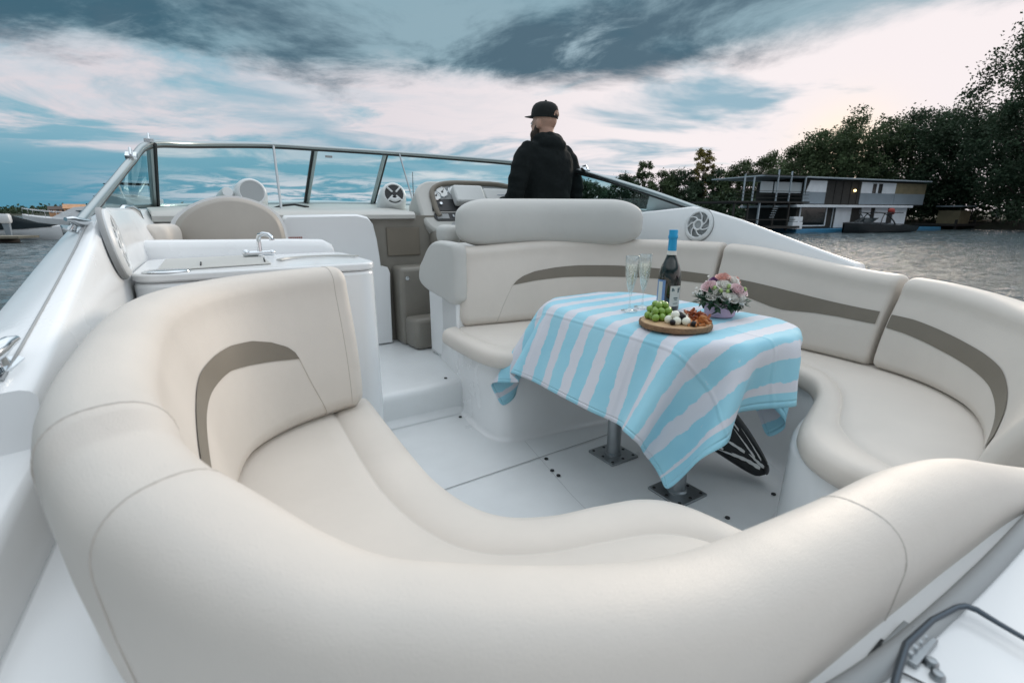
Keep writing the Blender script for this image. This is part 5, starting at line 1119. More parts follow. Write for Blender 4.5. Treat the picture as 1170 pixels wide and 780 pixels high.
def crown_mesh(seed, clumps, leaves, leaf, rx, rz_, zc, lean=.35, airy=1.0, taper=.25):
    """unit crown: clumps of leaf-sized faces spread through the volume"""
    rg = random.Random(seed); vs = []; fs = []; centres = []
    for _ in range(clumps):
        while True:
            d = Vector((rg.uniform(-1, 1), rg.uniform(-1, 1), rg.uniform(-1, 1)))
            if d.length <= 1: break
        d = d.normalized()*(d.length**.6)
        k = 1 - taper*max(0, d.z)
        lump = 1 + .28*noise.noise(d*1.9+Vector((seed, 0, 0)))
        c = Vector((d.x*rx*k*lump+lean*max(0, d.z)*.4, d.y*rx*k*lump, zc+d.z*rz_*lump)); centres.append(c)
        cr_ = rg.uniform(.5, 1.0)*rx*.27*airy
        for _ in range(leaves):
            q = Vector((rg.gauss(0, .5), rg.gauss(0, .5), rg.gauss(0, .38)))*cr_+c
            t = Vector((rg.uniform(-.4, 1.0), rg.uniform(-.8, .8), rg.uniform(-.8, .5))).normalized()
            s_ = t.cross(Vector((rg.uniform(-1, 1), rg.uniform(-1, 1), rg.uniform(-1, 1)))).normalized()
            l = leaf*rg.uniform(.6, 1.5); o_ = len(vs)
            vs += [q, q+t*l*.5+s_*l*.27, q+t*l, q+t*l*.5-s_*l*.27]; fs.append((o_, o_+1, o_+2, o_+3))
    return vs, fs, centres
def make_tree(label, x, y, h, w, seed, m, clumps=120, leaves=70, leaf=.34, trunk=.30, airy=1.0, taper=.25, low=.12, group='trees on the wooded bank', base=.0):
    t = root('tree', label, 'tree', (x, y, base), 0, group)
    rz_ = h*(1-low)/2; zc = h*low+rz_
    vs, fs, cs = crown_mesh(seed, clumps, leaves, leaf, w/2, rz_, zc, airy=airy, taper=taper)
    me = bpy.data.meshes.new('crown'); me.from_pydata([tuple(v) for v in vs], [], fs); me.materials.append(m)
    c = bpy.data.objects.new('crown', me); COL.objects.link(c); c.parent = t
    mb = MB(); rg = random.Random(seed+1)
    mb.tube(spline([(0, 0, -.6), (.1, 0, h*.2), (.25*rg.uniform(-1, 1), .1, h*.5), (.4*rg.uniform(-1, 1), .1, h*.86)], 10), [trunk*(1-.85*k/10) for k in range(11)], 8)
    for k in range(12):
        e = cs[rg.randrange(len(cs))]; z0 = h*rg.uniform(.15, .6); s0 = Vector((.1, 0, z0)); mid = (s0+e)/2+Vector((0, 0, -.06*h))
        mb.tube(spline([tuple(s0), tuple(mid), tuple(e)], 6), [trunk*.38*(1-.8*j/6) for j in range(7)], 6)
    mb.build('trunk', M['trunk'], t)
    return t
TREES = [
 ('tallest dark tree, leaning over the water at the right end of the wooded bank', 55.5, 53.0, 23.0, 14, 1, 'leafA', 230, 85, .36, .55, .85, .35, .03),
 ('broad dark tree directly behind the right end of the houseboat row', 57.5, 64, 14.0, 13, 2, 'leafA', 170, 75, .36, .4, .95, .2, .03),
 ('dark tree behind the tan upper cabin of the houseboat', 52.5, 66.5, 13.6, 12.5, 3, 'leafA', 170, 75, .36, .4, .9, .2, .03),
 ('wind-blown tree with the sunset glowing through its top, behind the houseboat roof', 47.6, 68, 14.2, 11.5, 4, 'leafB', 120, 70, .36, .35, .8, .25, .03),
 ('rounded green tree behind the lit window of the houseboat', 42.5, 68.5, 12.6, 10, 5, 'leafB', 150, 75, .34, .35, .9, .3, .03),
 ('sloping bushy tree above the left end of the houseboat roof', 38.8, 69, 9.6, 8.5, 6, 'leafB', 120, 70, .34, .3, .95, .35, .03),
 ('feathery small tree just left of the houseboat pergola posts', 43.4, 85, 10.4, 8.5, 7, 'leafB', 95, 65, .36, .25, .8, .4, .05),
 ('second feathery tree left of the houseboat pergola, slightly lower', 39.9, 88, 9.6, 9, 8, 'leafB', 100, 65, .36, .25, .8, .4, .05),
 ('slim tall tree with a golden top rising above the far tree line', 35.6, 94, 12.7, 4.6, 9, 'leafC', 60, 55, .34, .25, .85, .1, .08),
 ('dark rounded tree under the golden topped one', 37.2, 92, 8.8, 7.5, 10, 'leafA', 100, 60, .38, .25, .9, .3, .02),
 ('dense dark tree between the golden topped tree and the slender pale green one', 31.2, 94, 8.9, 8, 11, 'leafA', 110, 60, .38, .25, .9, .3, .02),
 ('slender pale green tree with loose twigs in the far tree line', 25.6, 98, 10.8, 4.6, 12, 'leafB', 55, 50, .38, .22, .85, .3, .05),
 ('low bushy tree right of the slender pale green one', 27.4, 92, 8.2, 6.5, 13, 'leafB', 80, 60, .36, .25, .9, .3, .02),
 ('low tree nearest to the pilot in the far tree line', 20.2, 92, 7.6, 8, 14, 'leafA', 100, 60, .38, .25, .9, .3, .02),
 ('tree seen through the side glass just right of the pilot', 14.5, 97, 7.0, 8, 15, 'leafA', 90, 60, .40, .25, .9, .3, .02),
 ('dark tree filling the bank behind the small landing right of the houseboat', 66, 56, 13.5, 13, 16, 'leafA', 150, 75, .36, .4, .95, .2, .03),
]
for (lab, x, y, h, w, sd, m, cl, lv, lf, tk, ai, tp, lo_) in TREES:
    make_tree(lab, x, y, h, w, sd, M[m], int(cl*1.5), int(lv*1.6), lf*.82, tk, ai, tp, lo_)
# undergrowth along the bank, one uncountable mass
rg = random.Random(77); vs = []; fs = []
for k in range(520):
    u = rg.random(); i = rg.randrange(1, 7); a, b = line[i], line[i+1]
    c = Vector((a[0]+(b[0]-a[0])*u+rg.uniform(1, 8), a[1]+(b[1]-a[1])*u+rg.uniform(2.5, 12), rg.uniform(.2, 3.6)))
    for _ in range(42):
        q = c+Vector((rg.gauss(0, .9), rg.gauss(0, .9), rg.gauss(0, .7))); q.z = max(q.z, -.3)
        t = Vector((rg.uniform(-1, 1), rg.uniform(-1, 1), rg.uniform(-.6, 1))).normalized(); s_ = t.cross(Vector((rg.uniform(-1, 1), rg.uniform(-1, 1), .3))).normalized(); l = rg.uniform(.3, .75); o_ = len(vs)
        vs += [q, q+t*l*.5+s_*l*.27, q+t*l, q+t*l*.5-s_*l*.27]; fs.append((o_, o_+1, o_+2, o_+3))
me = bpy.data.meshes.new('undergrowth'); me.from_pydata([tuple(v) for v in vs], [], fs); me.materials.append(M['leafA'])
ug = bpy.data.objects.new('undergrowth', me); COL.objects.link(ug); prop(ug, 'dark bushes crowding the river bank behind the houseboat', 'undergrowth', None, 'stuff')
vs = []; fs = []; rg = random.Random(78)
for k in range(900):
    x = rg.uniform(-620, 30); y = 310+.05*abs(x+100)+rg.uniform(0, 30); c = Vector((x, y, rg.uniform(.5, 3.8)+1.5*noise.noise(Vector((x*.02, 0, 0)))))
    for _ in range(16):
        q = c+Vector((rg.gauss(0, 2.4), rg.gauss(0, 2), rg.gauss(0, .9))); q.z = max(q.z, 0)
        t = Vector((rg.uniform(-1, 1), rg.uniform(-1, 1), rg.uniform(-.6, 1))).normalized(); s_ = t.cross(Vector((rg.uniform(-1, 1), rg.uniform(-1, 1), .3))).normalized(); l = rg.uniform(1.2, 2.6); o_ = len(vs)
        vs += [q, q+t*l*.5+s_*l*.3, q+t*l, q+t*l*.5-s_*l*.3]; fs.append((o_, o_+1, o_+2, o_+3))
me = bpy.data.meshes.new('far_treeline'); me.from_pydata([tuple(v) for v in vs], [], fs); me.materials.append(M['leafA'])
ft = bpy.data.objects.new('far_treeline', me); COL.objects.link(ft); prop(ft, 'low dark tree line along the far shore', 'trees', None, 'stuff')
M['suntint'] = mat('orange_sun_tint', (.60, .34, .19), .8, mottle=.3, mscale=1.2); M['roofdark'] = mat('dark_roof', (.09, .07, .06), .8)  # far houses tinted orange: low sunlight put into their base colour
for k, (x, w, h, lab) in enumerate(((-188, 5.5, 3.6, 'house tinted sunlit orange nearest the water-side trees on the far shore'), (-181, 6.5, 4.4, 'tallest house tinted sunlit orange on the far shore'), (-173, 6, 3.9, 'house tinted sunlit orange beside the tallest one, nearest the windscreen'))):
    hs = root('sunlit_house', lab, 'house', (x, 205, .1), R(38), 'orange houses on the far shore')
    mb = MB(); mb.box(-w/2, w/2, -3, 3, -.9, h*.62); wl = mb.build('wall', M['suntint'], hs, smooth=False)
    mb = MB(); mb.add([(-w/2-.3, -3.3, h*.6), (w/2+.3, -3.3, h*.6), (w/2+.3, 3.3, h*.6), (-w/2-.3, 3.3, h*.6), (-w/2-.3, 0, h), (w/2+.3, 0, h)], [(0, 1, 5, 4), (2, 3, 4, 5), (1, 2, 5), (3, 0, 4), (3, 2, 1, 0)]); mb.build('roof', M['suntint'] if k else M['roofdark'], hs, smooth=False)
    for q in range(3):
        mb = MB(); mb.box(-w/2+w*(q+.5)/3-.5, -w/2+w*(q+.5)/3+.5, -3.04, -3.005, .9, 2.2); mb.build('window', M['roofdark'], wl, smooth=False)

# ================================================================== HOUSEBOAT
hb = root('houseboat', 'two-storey grey and white houseboat with a pergola deck moored under the dark trees', 'houseboat', (26.7, 48, 0), math.atan2(8, 19.6))
M['hbwhite'] = mat('houseboat_white', (.78, .82, .86), .6, mottle=.12, mscale=1); M['hbgrey'] = mat('houseboat_grey', (.25, .30, .34), .6, mottle=.12, mscale=1); M['hbtan'] = mat('houseboat_tan', (.24, .20, .12), .7, mottle=.3, mscale=1.5)
M['hbdark'] = mat('houseboat_glass', (.012, .018, .02), .12); M['hbblue'] = mat('blue_pontoon', (.05, .23, .40), .45, mottle=.2, mscale=1); M['hbframe'] = mat('weathered_frame', (.40, .46, .50), .6); M['darkwood'] = mat('dark_timber', (.035, .033, .03), .85, mottle=.3, mscale=3)
M['conserv'] = mat('pale_panels', (.48, .55, .58), .4)
def hbox(name, x0, x1, y0, y1, z0, z1, m, parent=hb, bev=.0):
    mb = MB(); mb.box(x0, x1, y0, y1, z0, z1); return mb.build(name, m, parent, smooth=False, bevel=bev)
hbox('pontoon', 1.0, 20.0, -.5, 7, -1.0, -.46, M['hbblue'], bev=.08)
hbox('pontoon', 19.3, 25.0, -.4, 3, -1.0, -.50, M['hbblue'], bev=.08)
lc = hbox('lower_cabin', 1.3, 18.5, 0, 6, -.46, 1.60, M['darkwood'])
hbox('cabin_fascia', .5, 18.5, -.6, 6.2, 1.60, 1.84, M['hbwhite'], bev=.03)
w_ = hbox('window', 1.84, 5.46, -.03, -.003, -.12, 1.56, M['hbdark'], lc)
for x in (1.72, 5.46): hbox('window_frame', x, x+.14, -.06, -.0035, -.2, 1.6, M['hbwhite'], lc)
hbox('window_frame', 1.86, 5.46, -.055, -.0035, -.22, -.12, M['hbwhite'], lc)
hbox('window_frame', 6.45, 6.58, -.06, -.0035, -.4, 1.6, M['hbframe'], lc)
for a, b in ((6.9, 9.3), (10.9, 12.4), (13.1, 15.2), (16.2, 18.5)): hbox('white_panel', a, b, -.05, -.004, -.4, 1.6, M['hbwhite'], lc)
hbox('storage_box', .35, 1.7, -.55, .0, -.46, .22, M['hbwhite'], bev=.03); hbox('storage_box', .45, 1.7, -.5, .0, .27, .72, M['hbwhite'], bev=.03)
uc = hbox('upper_cabin', 2.4, 21.7, .3, 6, 1.85, 4.25, M['darkwood'])
def two_tone(a, b, slant=0, top=None, bot=None):
    mb = MB(); mb.add([(a+slant, .25, 3.08), (b, .25, 3.08), (b, .25, 4.17), (a+slant*2.2, .25, 4.17), (a+slant, .296, 3.08), (b, .296, 3.08), (b, .296, 4.17), (a+slant*2.2, .296, 4.17)], [(0, 1, 2, 3), (7, 6, 5, 4), (0, 3, 7, 4), (1, 5, 6, 2), (3, 2, 6, 7), (0, 4, 5, 1)]); mb.build('upper_wall', top or M['hbwhite'], uc, smooth=False)
    mb = MB(); mb.add([(a, .25, 1.95), (b, .25, 1.95), (b, .25, 3.075), (a+slant, .25, 3.075), (a, .296, 1.95), (b, .296, 1.95), (b, .296, 3.075), (a+slant, .296, 3.075)], [(0, 1, 2, 3), (7, 6, 5, 4), (0, 3, 7, 4), (1, 5, 6, 2), (3, 2, 6, 7), (0, 4, 5, 1)]); mb.build('lower_wall', bot or M['hbgrey'], uc, smooth=False)
two_tone(2.2, 5.4, .35); two_tone(10.7, 16.35); two_tone(16.4, 21.7, 0, M['hbtan'], M['hbgrey'])
for a, b in ((12.5, 13.05), (13.45, 14.05)): hbox('window', a, b, .21, .249, 3.1, 4.05, M['hbdark'], uc)
for x in (6.7, 7.9, 9.1, 10.2): hbox('mullion', x, x+.06, .24, .299, 1.95, 4.2, M['darkwood'], uc)
M['lamp'] = mat('lit_lamp', (1, .8, .4), .5); M['lamp'].node_tree.nodes['Principled BSDF'].inputs['Emission Color'].default_value = (1, .72, .32, 1); M['lamp'].node_tree.nodes['Principled BSDF'].inputs['Emission Strength'].default_value = 4
mb = MB(); mb.ball((9.6, .15, 3.3), .13, nu=8, nv=6); mb.build('lamp', M['lamp'], uc)
hbox('roof', -3.7, 21.6, -.3, 6.4, 4.36, 4.47, M['hbframe'], bev=.02)
for a, b in ((-3.2, -1.6), (-1.4, .6), (.8, 2.3)): hbox('glazed_panel', a, b, .6, .65, 2.95, 3.95, M['conserv'])
hbox('upper_deck', -7.4, 2.4, -.4, 6, 1.98, 2.14, M['darkwood'])
for x, z1 in ((-6.3, 4.5), (-5.15, 4.3), (-2.15, 4.95), (-.45, 4.85), (1.5, 4.4)): hbox('pergola_post', x, x+.10, -.35, -.25, 2.14, z1, M['hbframe'])
hbox('pergola_beam', -6.4, 1.6, -.34, -.26, 4.42, 4.50, M['darkwood'])
for k in range(3): hbox('railing', -7.3, 2.2, -.38, -.35, 2.42+.3*k, 2.46+.3*k, M['darkwood'])
for x in (-7.2, -5.5, -4.1, -2.2, -.2): hbox('deck_post', x, x+.14, -.3, -.16, -.6, 1.98, M['hbframe'] if x in (-4.1,) else M['darkwood'])
hbox('lower_deck', -8.0, 1.0, -.8, 6, -.35, -.15, M['darkwood']); hbox('lower_rail', -7.6, .4, -.7, -.64, .42, .5, M['darkwood'])
for k in range(7):
    hbox('ladder_rung', -3.05+.08*k, -2.45+.08*k, -.62, -.58, .45+.2*k, .49+.2*k, M['hbframe'])
# dark speedboat in front
sbt = root('speedboat', 'dark wake boat with a tower, lying in front of the white houseboat panels', 'motorboat', (26.7+8.3*.926-2.0, 48+8.3*.378-3.2, WATER), math.atan2(8, 19.6)); sbt.scale = (1.35, 1.2, 1.0)
M['navy'] = mat('dark_boat_hull', (.012, .016, .02), .25, coat=.4)
mb = MB(); mb.loft([[(x, -w, z1), (x, -w*.8, .1), (x, 0, -.15), (x, w*.8, .1), (x, w, z1)] for x, w, z1 in ((0, .08, 1.0), (.8, .6, .96), (2.2, .95, .86), (4, 1.1, .78), (6.2, 1.1, .70), (7.4, 1.0, .62))], False, False)
mb.loft([[(x, -w, z1), (x, -w*.5, z1+h_), (x, w*.5, z1+h_), (x, w, z1)] for x, w, z1, h_ in ((0, .08, 1.0, .02), (.8, .6, .96, .1), (2.2, .95, .86, .2), (4, 1.1, .78, .2), (6.2, 1.1, .70, .12), (7.4, 1.0, .62, .02))], False, False)
mb.build('hull', M['navy'], sbt, auto=50)
mb = MB(); mb.tube([(1.3, -.6, .6), (3.0, -.7, .52), (5, -.95, .5)], .02, 6); mb.build('hull_stripe', M['hbwhite'], sbt)
for y in (-.85, .85):
    mb = MB(); mb.tube(spline([(4.6, y, .8), (4.2, y*.95, 1.3), (3.4, y*.8, 1.85), (2.4, y*.75, 1.98)], 12), .05, 8); mb.tube(spline([(2.9, y, .9), (3.1, y*.9, 1.4), (3.4, y*.8, 1.85)], 8), .04, 8); mb.build('wake_tower', M['navy'], sbt)
mb = MB(); mb.box(3.0, 5.4, -.8, .8, 1.9, 1.97); mb.build('tower_canopy', M['navy'], sbt, bevel=.03)
mb = MB(); mb.tube(spline([(.5, -.5, 1.05), (1.2, -.5, 1.5), (.9, -.5, 1.9), (.8, -.5, 2.2)], 12), .045, 6); mb.build('curved_fin', M['navy'], sbt)
mb = MB(); mb.add([(2.0, -.8, 1.02), (2.7, -.75, 1.45), (2.7, .75, 1.45), (2.0, .8, 1.02), (2.05, -.8, 1.02), (2.75, -.75, 1.45), (2.75, .75, 1.45), (2.05, .8, 1.02)], [(0, 1, 2, 3), (7, 6, 5, 4), (0, 4, 5, 1), (1, 5, 6, 2), (2, 6, 7, 3), (3, 7, 4, 0)]); mb.build('windshield', M['hbdark'], sbt, smooth=False)
M['red'] = mat('red_fabric', (.36, .05, .04), .7)
mb = MB(); ell((0, 0, 0), .34, .2, .25, mb=mb); ell((.2, .05, -.2), .22, .16, .2, mb=mb); rb = mb.build('red_bundle', M['red']); rb.location = Vector((26.7+8.3*.926-2.0, 48+8.3*.378-3.2, WATER)) + Matrix.Rotation(math.atan2(8, 19.6), 3, 'Z') @ Vector((6.4, -.3, 2.15))
prop(rb, 'small red bundle lying on the tower of the dark wake boat', 'bundle')
# landing with shed to the right
ld = root('landing_stage', 'low dark timber landing with a small beige hut right of the houseboat', 'jetty', (26.7+28.5*.926, 48+28.5*.378, 0), math.atan2(8, 19.6))
hbox('deck', -1, 15, -.5, 4, -.45, -.2, M['darkwood'], ld)
for x in (-.8, 3, 7, 11, 14.5): hbox('pile', x, x+.2, -.45, -.25, -1.2, .3, M['darkwood'], ld)
hut = hbox('hut_wall', .9, 3.0, .2, 2.5, -.2, 1.35, M['hbtan'], ld); hbox('hut_roof', .6, 3.6, 0, 2.7, 1.78, 1.92, M['hbframe'], ld); hbox('hut_post', 3.3, 3.4, .2, .3, -.2, 1.78, M['darkwood'], ld)
hbox('handrail', 3.4, 14.8, -.4, -.34, .5, .56, M['darkwood'], ld); hbox('bench', 3.2, 7.0, .2, .7, .05, .13, M['hbtan'], ld)
fr_ = root('notice_frame', 'empty pale square frame standing on the dark landing beside the beige hut', 'sign', (26.7+37*.926, 48+37*.378-.4, -.2), math.atan2(8, 19.6))
for a in ((-.9, -.8, .7, 1.8), (.8, .9, .7, 1.8), (-.8, .8, .7, .8), (-.8, .8, 1.7, 1.8)): hbox('frame_bar', a[0], a[1], 0, .06, a[2], a[3], M['hbframe'], fr_)
for x in (-.5, .4): hbox('frame_leg', x, x+.08, .065, .12, 0, .75, M['darkwood'], fr_)

# ================================================================== MARINA ON THE PORT SIDE
M['canvas'] = mat('dark_canvas', (.008, .014, .017), .9, spec=.1, mottle=.3, mscale=2, bump=[(3, .5, .05)]); M['dockwood'] = mat('dock_planks', (.24, .22, .17), .8, mottle=.35, mscale=3); M['tint'] = mat('tinted_windows', (.03, .06, .07), .1)
def yacht(label, x, y, rz, kind):
    t = root('motor_yacht', label, 'motorboat', (x, y, WATER), rz, 'boats in the marina')
    mb = MB(); st = ((-4.6, 1.45, 1.15), (-2, 1.55, 1.2), (1, 1.5, 1.32), (3.2, 1.05, 1.5), (4.6, .45, 1.68), (5.2, .03, 1.78))
    if kind == 'covered': st = [(x_, w, z*.55) for x_, w, z in st]
    mb.loft([[(x_, -w, z), (x_, -w*.98, z-.18), (x_, -w*.8, .25), (x_, 0, -.3), (x_, w*.8, .25), (x_, w*.98, z-.18), (x_, w, z)] for x_, w, z in st], False, False)
    mb.f.append(list(range(7))); mb.mi.append(0); mb.build('hull', M['hullwhite'], t, auto=45)
    mb = MB(); mb.loft([[(x_, -w, z-.01), (x_, 0, z+.08), (x_, w, z-.01)] for x_, w, z in st], False, False); mb.build('deck', M['hullwhite'], t)
    if kind == 'covered':
        mb = MB(); mb.loft([[(x_, -w, z), (x_, -w*.6, z+h), (x_, 0, z+h*1.2), (x_, w*.6, z+h), (x_, w, z)] for x_, w, z, h in ((-4.7, 1.50, .60, .6), (-2.5, 1.60, .62, 1.2), (-.3, 1.60, .66, 1.35), (1.4, 1.50, .74, 1.0), (3.3, 1.06, .80, .42), (4.8, .40, .95, .12))], False, False); mb.build('canvas_cover', M['canvas'], t, auto=70)
    else:
        mb = MB(); mb.loft([[(x_, -w, z), (x_, -w*.85, z+h), (x_, w*.85, z+h), (x_, w, z)] for x_, w, z, h in ((-2.6, 1.2, 1.18, 1.25), (-.2, 1.25, 1.22, 1.3), (1.1, 1.2, 1.3, 1.1), (2.9, .8, 1.48, .08))], True, True); cb = mb.build('cabin', M['hullwhite'], t, auto=40)
        for sy in (-1, 1):
            mb = MB(); mb.add([(-2.2, sy*1.17, 1.75), (.2, sy*1.21, 1.8), (1.0, sy*1.14, 2.12), (-2.2, sy*1.085, 2.25)], [(0, 1, 2, 3)]); mb.build('cabin_window', M['tint'], cb, smooth=False)
        if kind == 'fly':
            mb = MB(); mb.loft([[(x_, -w, 2.45), (x_, -w, 2.45+h), (x_, -w+.12, 2.45+h), (x_, w-.12, 2.45+h), (x_, w, 2.45+h), (x_, w, 2.45)] for x_, w, h in ((-2.6, 1.05, .35), (-.5, 1.05, .55), (.6, .9, .7))], True, True); mb.build('flybridge', M['hullwhite'], t, auto=40)
            for sy in (-1, 1):
                mb = MB(); mb.tube([(-2.3, sy*1.0, 2.7), (-1.8, sy*.95, 3.6), (-1.2, sy*.9, 3.75)], .05, 6); mb.build('radar_arch', M['hullwhite'], t)
            mb = MB(); mb.box(-1.9, .3, -1.0, 1.0, 3.74, 3.80); mb.build('bimini', M['canvas'], t, bevel=.03)
    if kind == 'covered': return t
    mb = MB()
    rl = [(1.2, 1.38), (3.2, .95), (4.6, .36), (5.15, 0)]; rl2 = [(x_, w, z) for (x_, w), z in zip(rl, (1.9, 2.05, 2.22, 2.32))]
    for sy in (-1, 1): mb.tube([(x_, sy*w, z) for x_, w, z in rl2], .022, 6)
    for x_, w, z in rl2:
        for sy in (-1, 1): mb.tube([(x_, sy*w, z-.55), (x_, sy*w, z)], .018, 5)
    mb.build('bow_rail', M['chrome'], t)
    return t
yacht('white motor yacht with pale decks moored beside the dark covered boat', -38.0, 45, R(200), 'open')
yacht('boat under a dark canvas cover at the wooden dock', -38.9, 36.0, R(8), 'covered')
yacht('white flybridge yacht seen through the port side glass', -26.0, 33.5, R(150), 'fly')
yacht('white yacht farther out behind the other marina boats', -46, 58, R(10), 'fly')
om = root('outboard_motor', 'pale outboard engine tilted up at the end of the wooden dock', 'engine', (-34.9, 33.9, -.5), R(20))
mb = MB(); mb.loft([[(x*sx_, y*sy_, z) for x, y in rrect(.3, .22, .1, 4)] for z, sx_, sy_ in ((.9, .8, .8), (1.0, 1, 1), (1.4, 1.0, 1.0), (1.52, .8, .75))], True, True); mb.build('cowling', M['hullwhite'], om, auto=50)
mb = MB(); mb.loft([[(x*sx_, y*sy_, z) for x, y in rrect(.2, .14, .05, 4)] for z, sx_, sy_ in ((-.5, .5, .4), (.3, .8, .7), (.9, 1, 1))], True, True); mb.build('leg', M['hbgrey'], om, auto=50)
dk = root('floating_dock', 'long low wooden dock on pontoons beside the covered boat', 'dock', (-39, 32.6, 0), R(2))
mb = MB(); mb.box(-14, 6.5, -.75, .75, -.55, -.40); mb.build('planking', M['dockwood'], dk, smooth=False)
for x in (-12, -8, -4, 0, 4): 
    mb = MB(); mb.box(x-1.2, x+1.2, -.7, .7, -1.1, -.56); mb.build('float', M['darkwood'], dk, smooth=False)

# ================================================================== SKY, SUN, CAMERA
SUN_AZ, SUN_EL = R(36), R(16)                              # azimuth clockwise from +y
wd = bpy.data.worlds.new('World'); SC.world = wd; wd.use_nodes = True
nt = wd.node_tree; L = nt.links.new; bgn = nt.nodes['Background']
sky = N(nt, 'ShaderNodeTexSky'); sky.sky_type = 'NISHITA'; sky.sun_disc = False; sky.sun_elevation = SUN_EL; sky.sun_rotation = SUN_AZ; sky.air_density = 1.2; sky.dust_density = 1.5; sky.ozone_density = 2.0
tc = N(nt, 'ShaderNodeTexCoord'); sp = N(nt, 'ShaderNodeSeparateXYZ'); L(tc.outputs['Generated'], sp.inputs[0])
X_, Y_, Z_ = sp.outputs
def m_(op, a, b=None, c=None, clamp=False): return math_(nt, op, a, b, c, clamp)
hz = m_('SQRT', m_('ADD', m_('MULTIPLY', X_, X_), m_('MULTIPLY', Y_, Y_)))
az = m_('DIVIDE', X_, m_('MAXIMUM', hz, .02))             # -1 left ... +1 right
zz = m_('MAXIMUM', Z_, 0.0)
def smooth(v, a, b):
    n = N(nt, 'ShaderNodeMapRange', interpolation_type='SMOOTHSTEP'); n.inputs[1].default_value = a; n.inputs[2].default_value = b; L(v, n.inputs[0]); return n.outputs[0]
inv = m_('DIVIDE', 1.0, m_('ADD', zz, .085))
cmb = N(nt, 'ShaderNodeCombineXYZ'); L(m_('MULTIPLY', X_, inv), cmb.inputs[0]); L(m_('MULTIPLY', Y_, inv), cmb.inputs[1])
def cloudnoise(scale, stretch, off, detail=7.0, rough=.6, dist=.5):
    mp = N(nt, 'ShaderNodeMapping'); mp.inputs['Scale'].default_value = (*stretch, 1); mp.inputs['Location'].default_value = (*off, 0); mp.inputs['Rotation'].default_value = (0, 0, R(12)); L(cmb.outputs[0], mp.inputs[0])
    n = N(nt, 'ShaderNodeTexNoise', i_Scale=scale, i_Detail=detail, i_Roughness=rough, i_Distortion=dist); L(mp.outputs[0], n.inputs['Vector']); return n.outputs[0]
def mixc(f, a, b):
    n = N(nt, 'ShaderNodeMix', data_type='RGBA'); n.clamp_factor = True
    if isinstance(f, (int, float)): n.inputs[0].default_value = f
    else: L(f, n.inputs[0])
    for i, c in ((6, a), (7, b)):
        if isinstance(c, tuple): n.inputs[i].default_value = (*[k*10 for k in c], 1)
        else: L(c, n.inputs[i])
    return n.outputs[2]
n1 = cloudnoise(.75, (1, 1.0), (3.1, 1.7)); n2 = cloudnoise(.95, (1.0, 1.0), (7.7, 4.2), 9, .64, .35); n3 = cloudnoise(.42, (1, 1.3), (1.3, 9.2), 6, .55, .8); n4 = cloudnoise(1.15, (1, 1.2), (5.2, 2.9), 9, .66, .6)
# clear sky: real sky texture, cooled towards the teal of dusk
tint = N(nt, 'ShaderNodeMix', data_type='RGBA', blend_type='MULTIPLY'); tint.inputs[0].default_value = 1; L(sky.outputs[0], tint.inputs[6]); tint.inputs[7].default_value = (.40, .62, .74, 1)
low = mixc(smooth(zz, .02, .17), (.10, .34, .50), (.30, .53, .64))
clear = mixc(.8, tint.outputs[2], low)
# lit pinkish cloud sheet, stronger towards the sunset side
lit_amt = smooth(m_('ADD', m_('ADD', n1, m_('MULTIPLY', az, .30)), m_('MULTIPLY', smooth(zz, .03, .15), .22)), .43, .60)
pink = mixc(smooth(az, -.5, .4), (.70, .66, .70), (.93, .855, .865))
c1 = mixc(lit_amt, clear, pink)
# broken grey-lilac veils on the darker side, pink breaks low over the horizon
veil = m_('MULTIPLY', smooth(n4, .43, .60), m_('MULTIPLY', smooth(zz, .07, .15), smooth(m_('MULTIPLY', az, -1), -.15, .45)))
c1 = mixc(m_('MULTIPLY', veil, .68), c1, mixc(smooth(n1, .40, .60), (.38, .51, .60), (.60, .65, .71)))
lowpink = m_('MULTIPLY', smooth(n4, .44, .58), m_('MULTIPLY', smooth(m_('ABSOLUTE', m_('SUBTRACT', zz, .035)), .045, .01), smooth(az, -.72, -.45)))
c1 = mixc(m_('MULTIPLY', lowpink, .85), c1, (.84, .74, .78))
# grey-blue bands drifting across it
band = m_('MULTIPLY', smooth(m_('SUBTRACT', n3, m_('MULTIPLY', az, .14)), .47, .60), m_('MULTIPLY', smooth(zz, .03, .07), smooth(az, -.55, -.2)))
c2 = mixc(m_('MULTIPLY', band, .8), c1, (.15, .37, .49))
# heavy cloud deck above
edge_ = m_('ADD', m_('ADD', zz, m_('MULTIPLY', m_('SUBTRACT', n2, .5), .15)), m_('MULTIPLY', m_('MAXIMUM', az, 0), -.05))
dk_amt = smooth(edge_, .208, .262)
dcol = mixc(smooth(n2, .40, .60), (.25, .39, .46), (.045, .115, .165))
dcol = mixc(smooth(n4, .55, .74), dcol, (.30, .43, .50))
c3 = mixc(m_('MULTIPLY', dk_amt, .95), c2, dcol)
# thinner bright overcast overhead
ocol = mixc(smooth(n1, .35, .65), (1.02, 1.18, 1.32), (1.42, 1.46, 1.52))
c4 = mixc(smooth(zz, .36, .52), c3, ocol)
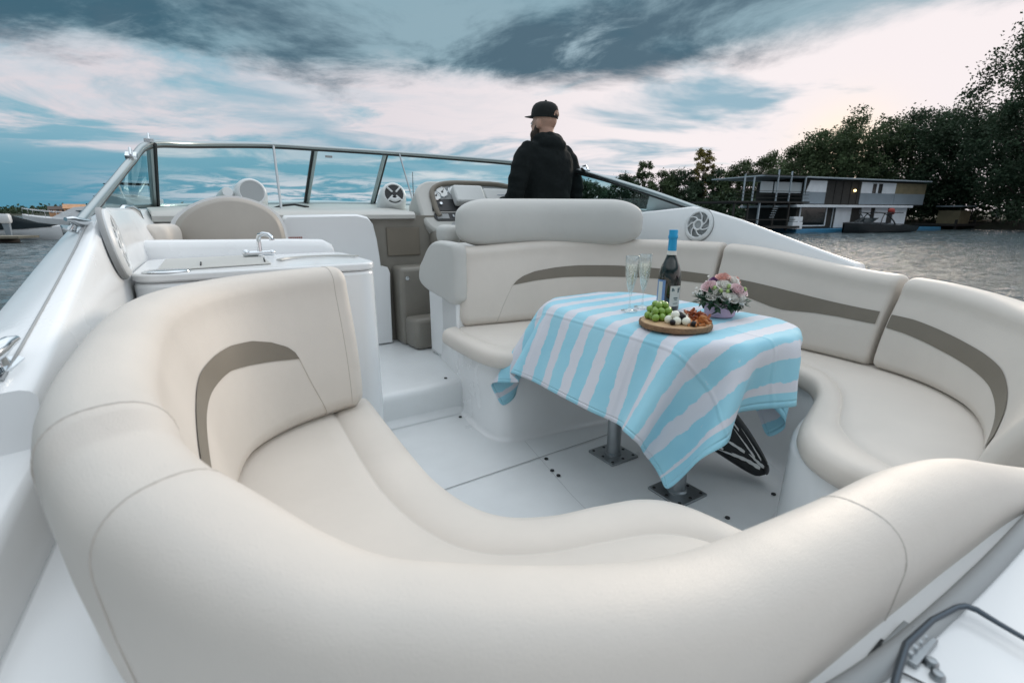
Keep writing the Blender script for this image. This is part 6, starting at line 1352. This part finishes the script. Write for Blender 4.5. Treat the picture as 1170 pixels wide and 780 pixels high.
# warm glow where the sun stands behind the trees
sd = Vector((math.sin(SUN_AZ)*math.cos(SUN_EL), math.cos(SUN_AZ)*math.cos(SUN_EL), math.sin(SUN_EL)))
dp = N(nt, 'ShaderNodeVectorMath', operation='DOT_PRODUCT'); L(tc.outputs['Generated'], dp.inputs[0]); dp.inputs[1].default_value = (math.sin(R(33))*.996, math.cos(R(33))*.996, .09)
gl_ = m_('POWER', m_('MAXIMUM', dp.outputs['Value'], 0), 520)
c5 = mixc(m_('MULTIPLY', gl_, .85), c4, (1.25, .98, .66))
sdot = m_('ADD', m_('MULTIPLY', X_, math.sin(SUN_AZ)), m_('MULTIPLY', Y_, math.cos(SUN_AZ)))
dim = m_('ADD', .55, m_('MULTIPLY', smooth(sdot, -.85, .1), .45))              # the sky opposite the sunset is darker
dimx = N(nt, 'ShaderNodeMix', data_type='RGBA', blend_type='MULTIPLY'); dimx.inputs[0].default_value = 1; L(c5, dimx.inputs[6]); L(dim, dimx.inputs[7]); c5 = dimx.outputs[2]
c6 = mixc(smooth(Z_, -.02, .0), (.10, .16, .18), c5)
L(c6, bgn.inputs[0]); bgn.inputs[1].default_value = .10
sl = bpy.data.lights.new('sun', 'SUN'); sl.energy = 1.35; sl.angle = R(14); sl.color = (1, .86, .72)
so_ = bpy.data.objects.new('sun', sl); COL.objects.link(so_); so_.rotation_euler = sd.to_track_quat('Z', 'Y').to_euler()
cd = bpy.data.cameras.new('camera'); cd.sensor_width = 36; cd.lens = 545/1170*36; cd.clip_start = .02; cd.clip_end = 6000
cam = bpy.data.objects.new('camera', cd); COL.objects.link(cam); cam.location = (0, 0, 1.1); cam.rotation_euler = (R(90-15.1), 0, 0)
cd.dof.use_dof = True; cd.dof.focus_distance = 2.1; cd.dof.aperture_fstop = 5.6
SC.camera = cam
SC.view_settings.view_transform = 'Standard'; SC.view_settings.look = 'None'; SC.view_settings.exposure = .04; SC.view_settings.gamma = 1
SC.render.film_transparent = False
SC.cycles.max_bounces = 10; SC.cycles.transparent_max_bounces = 24; SC.cycles.use_denoising = True
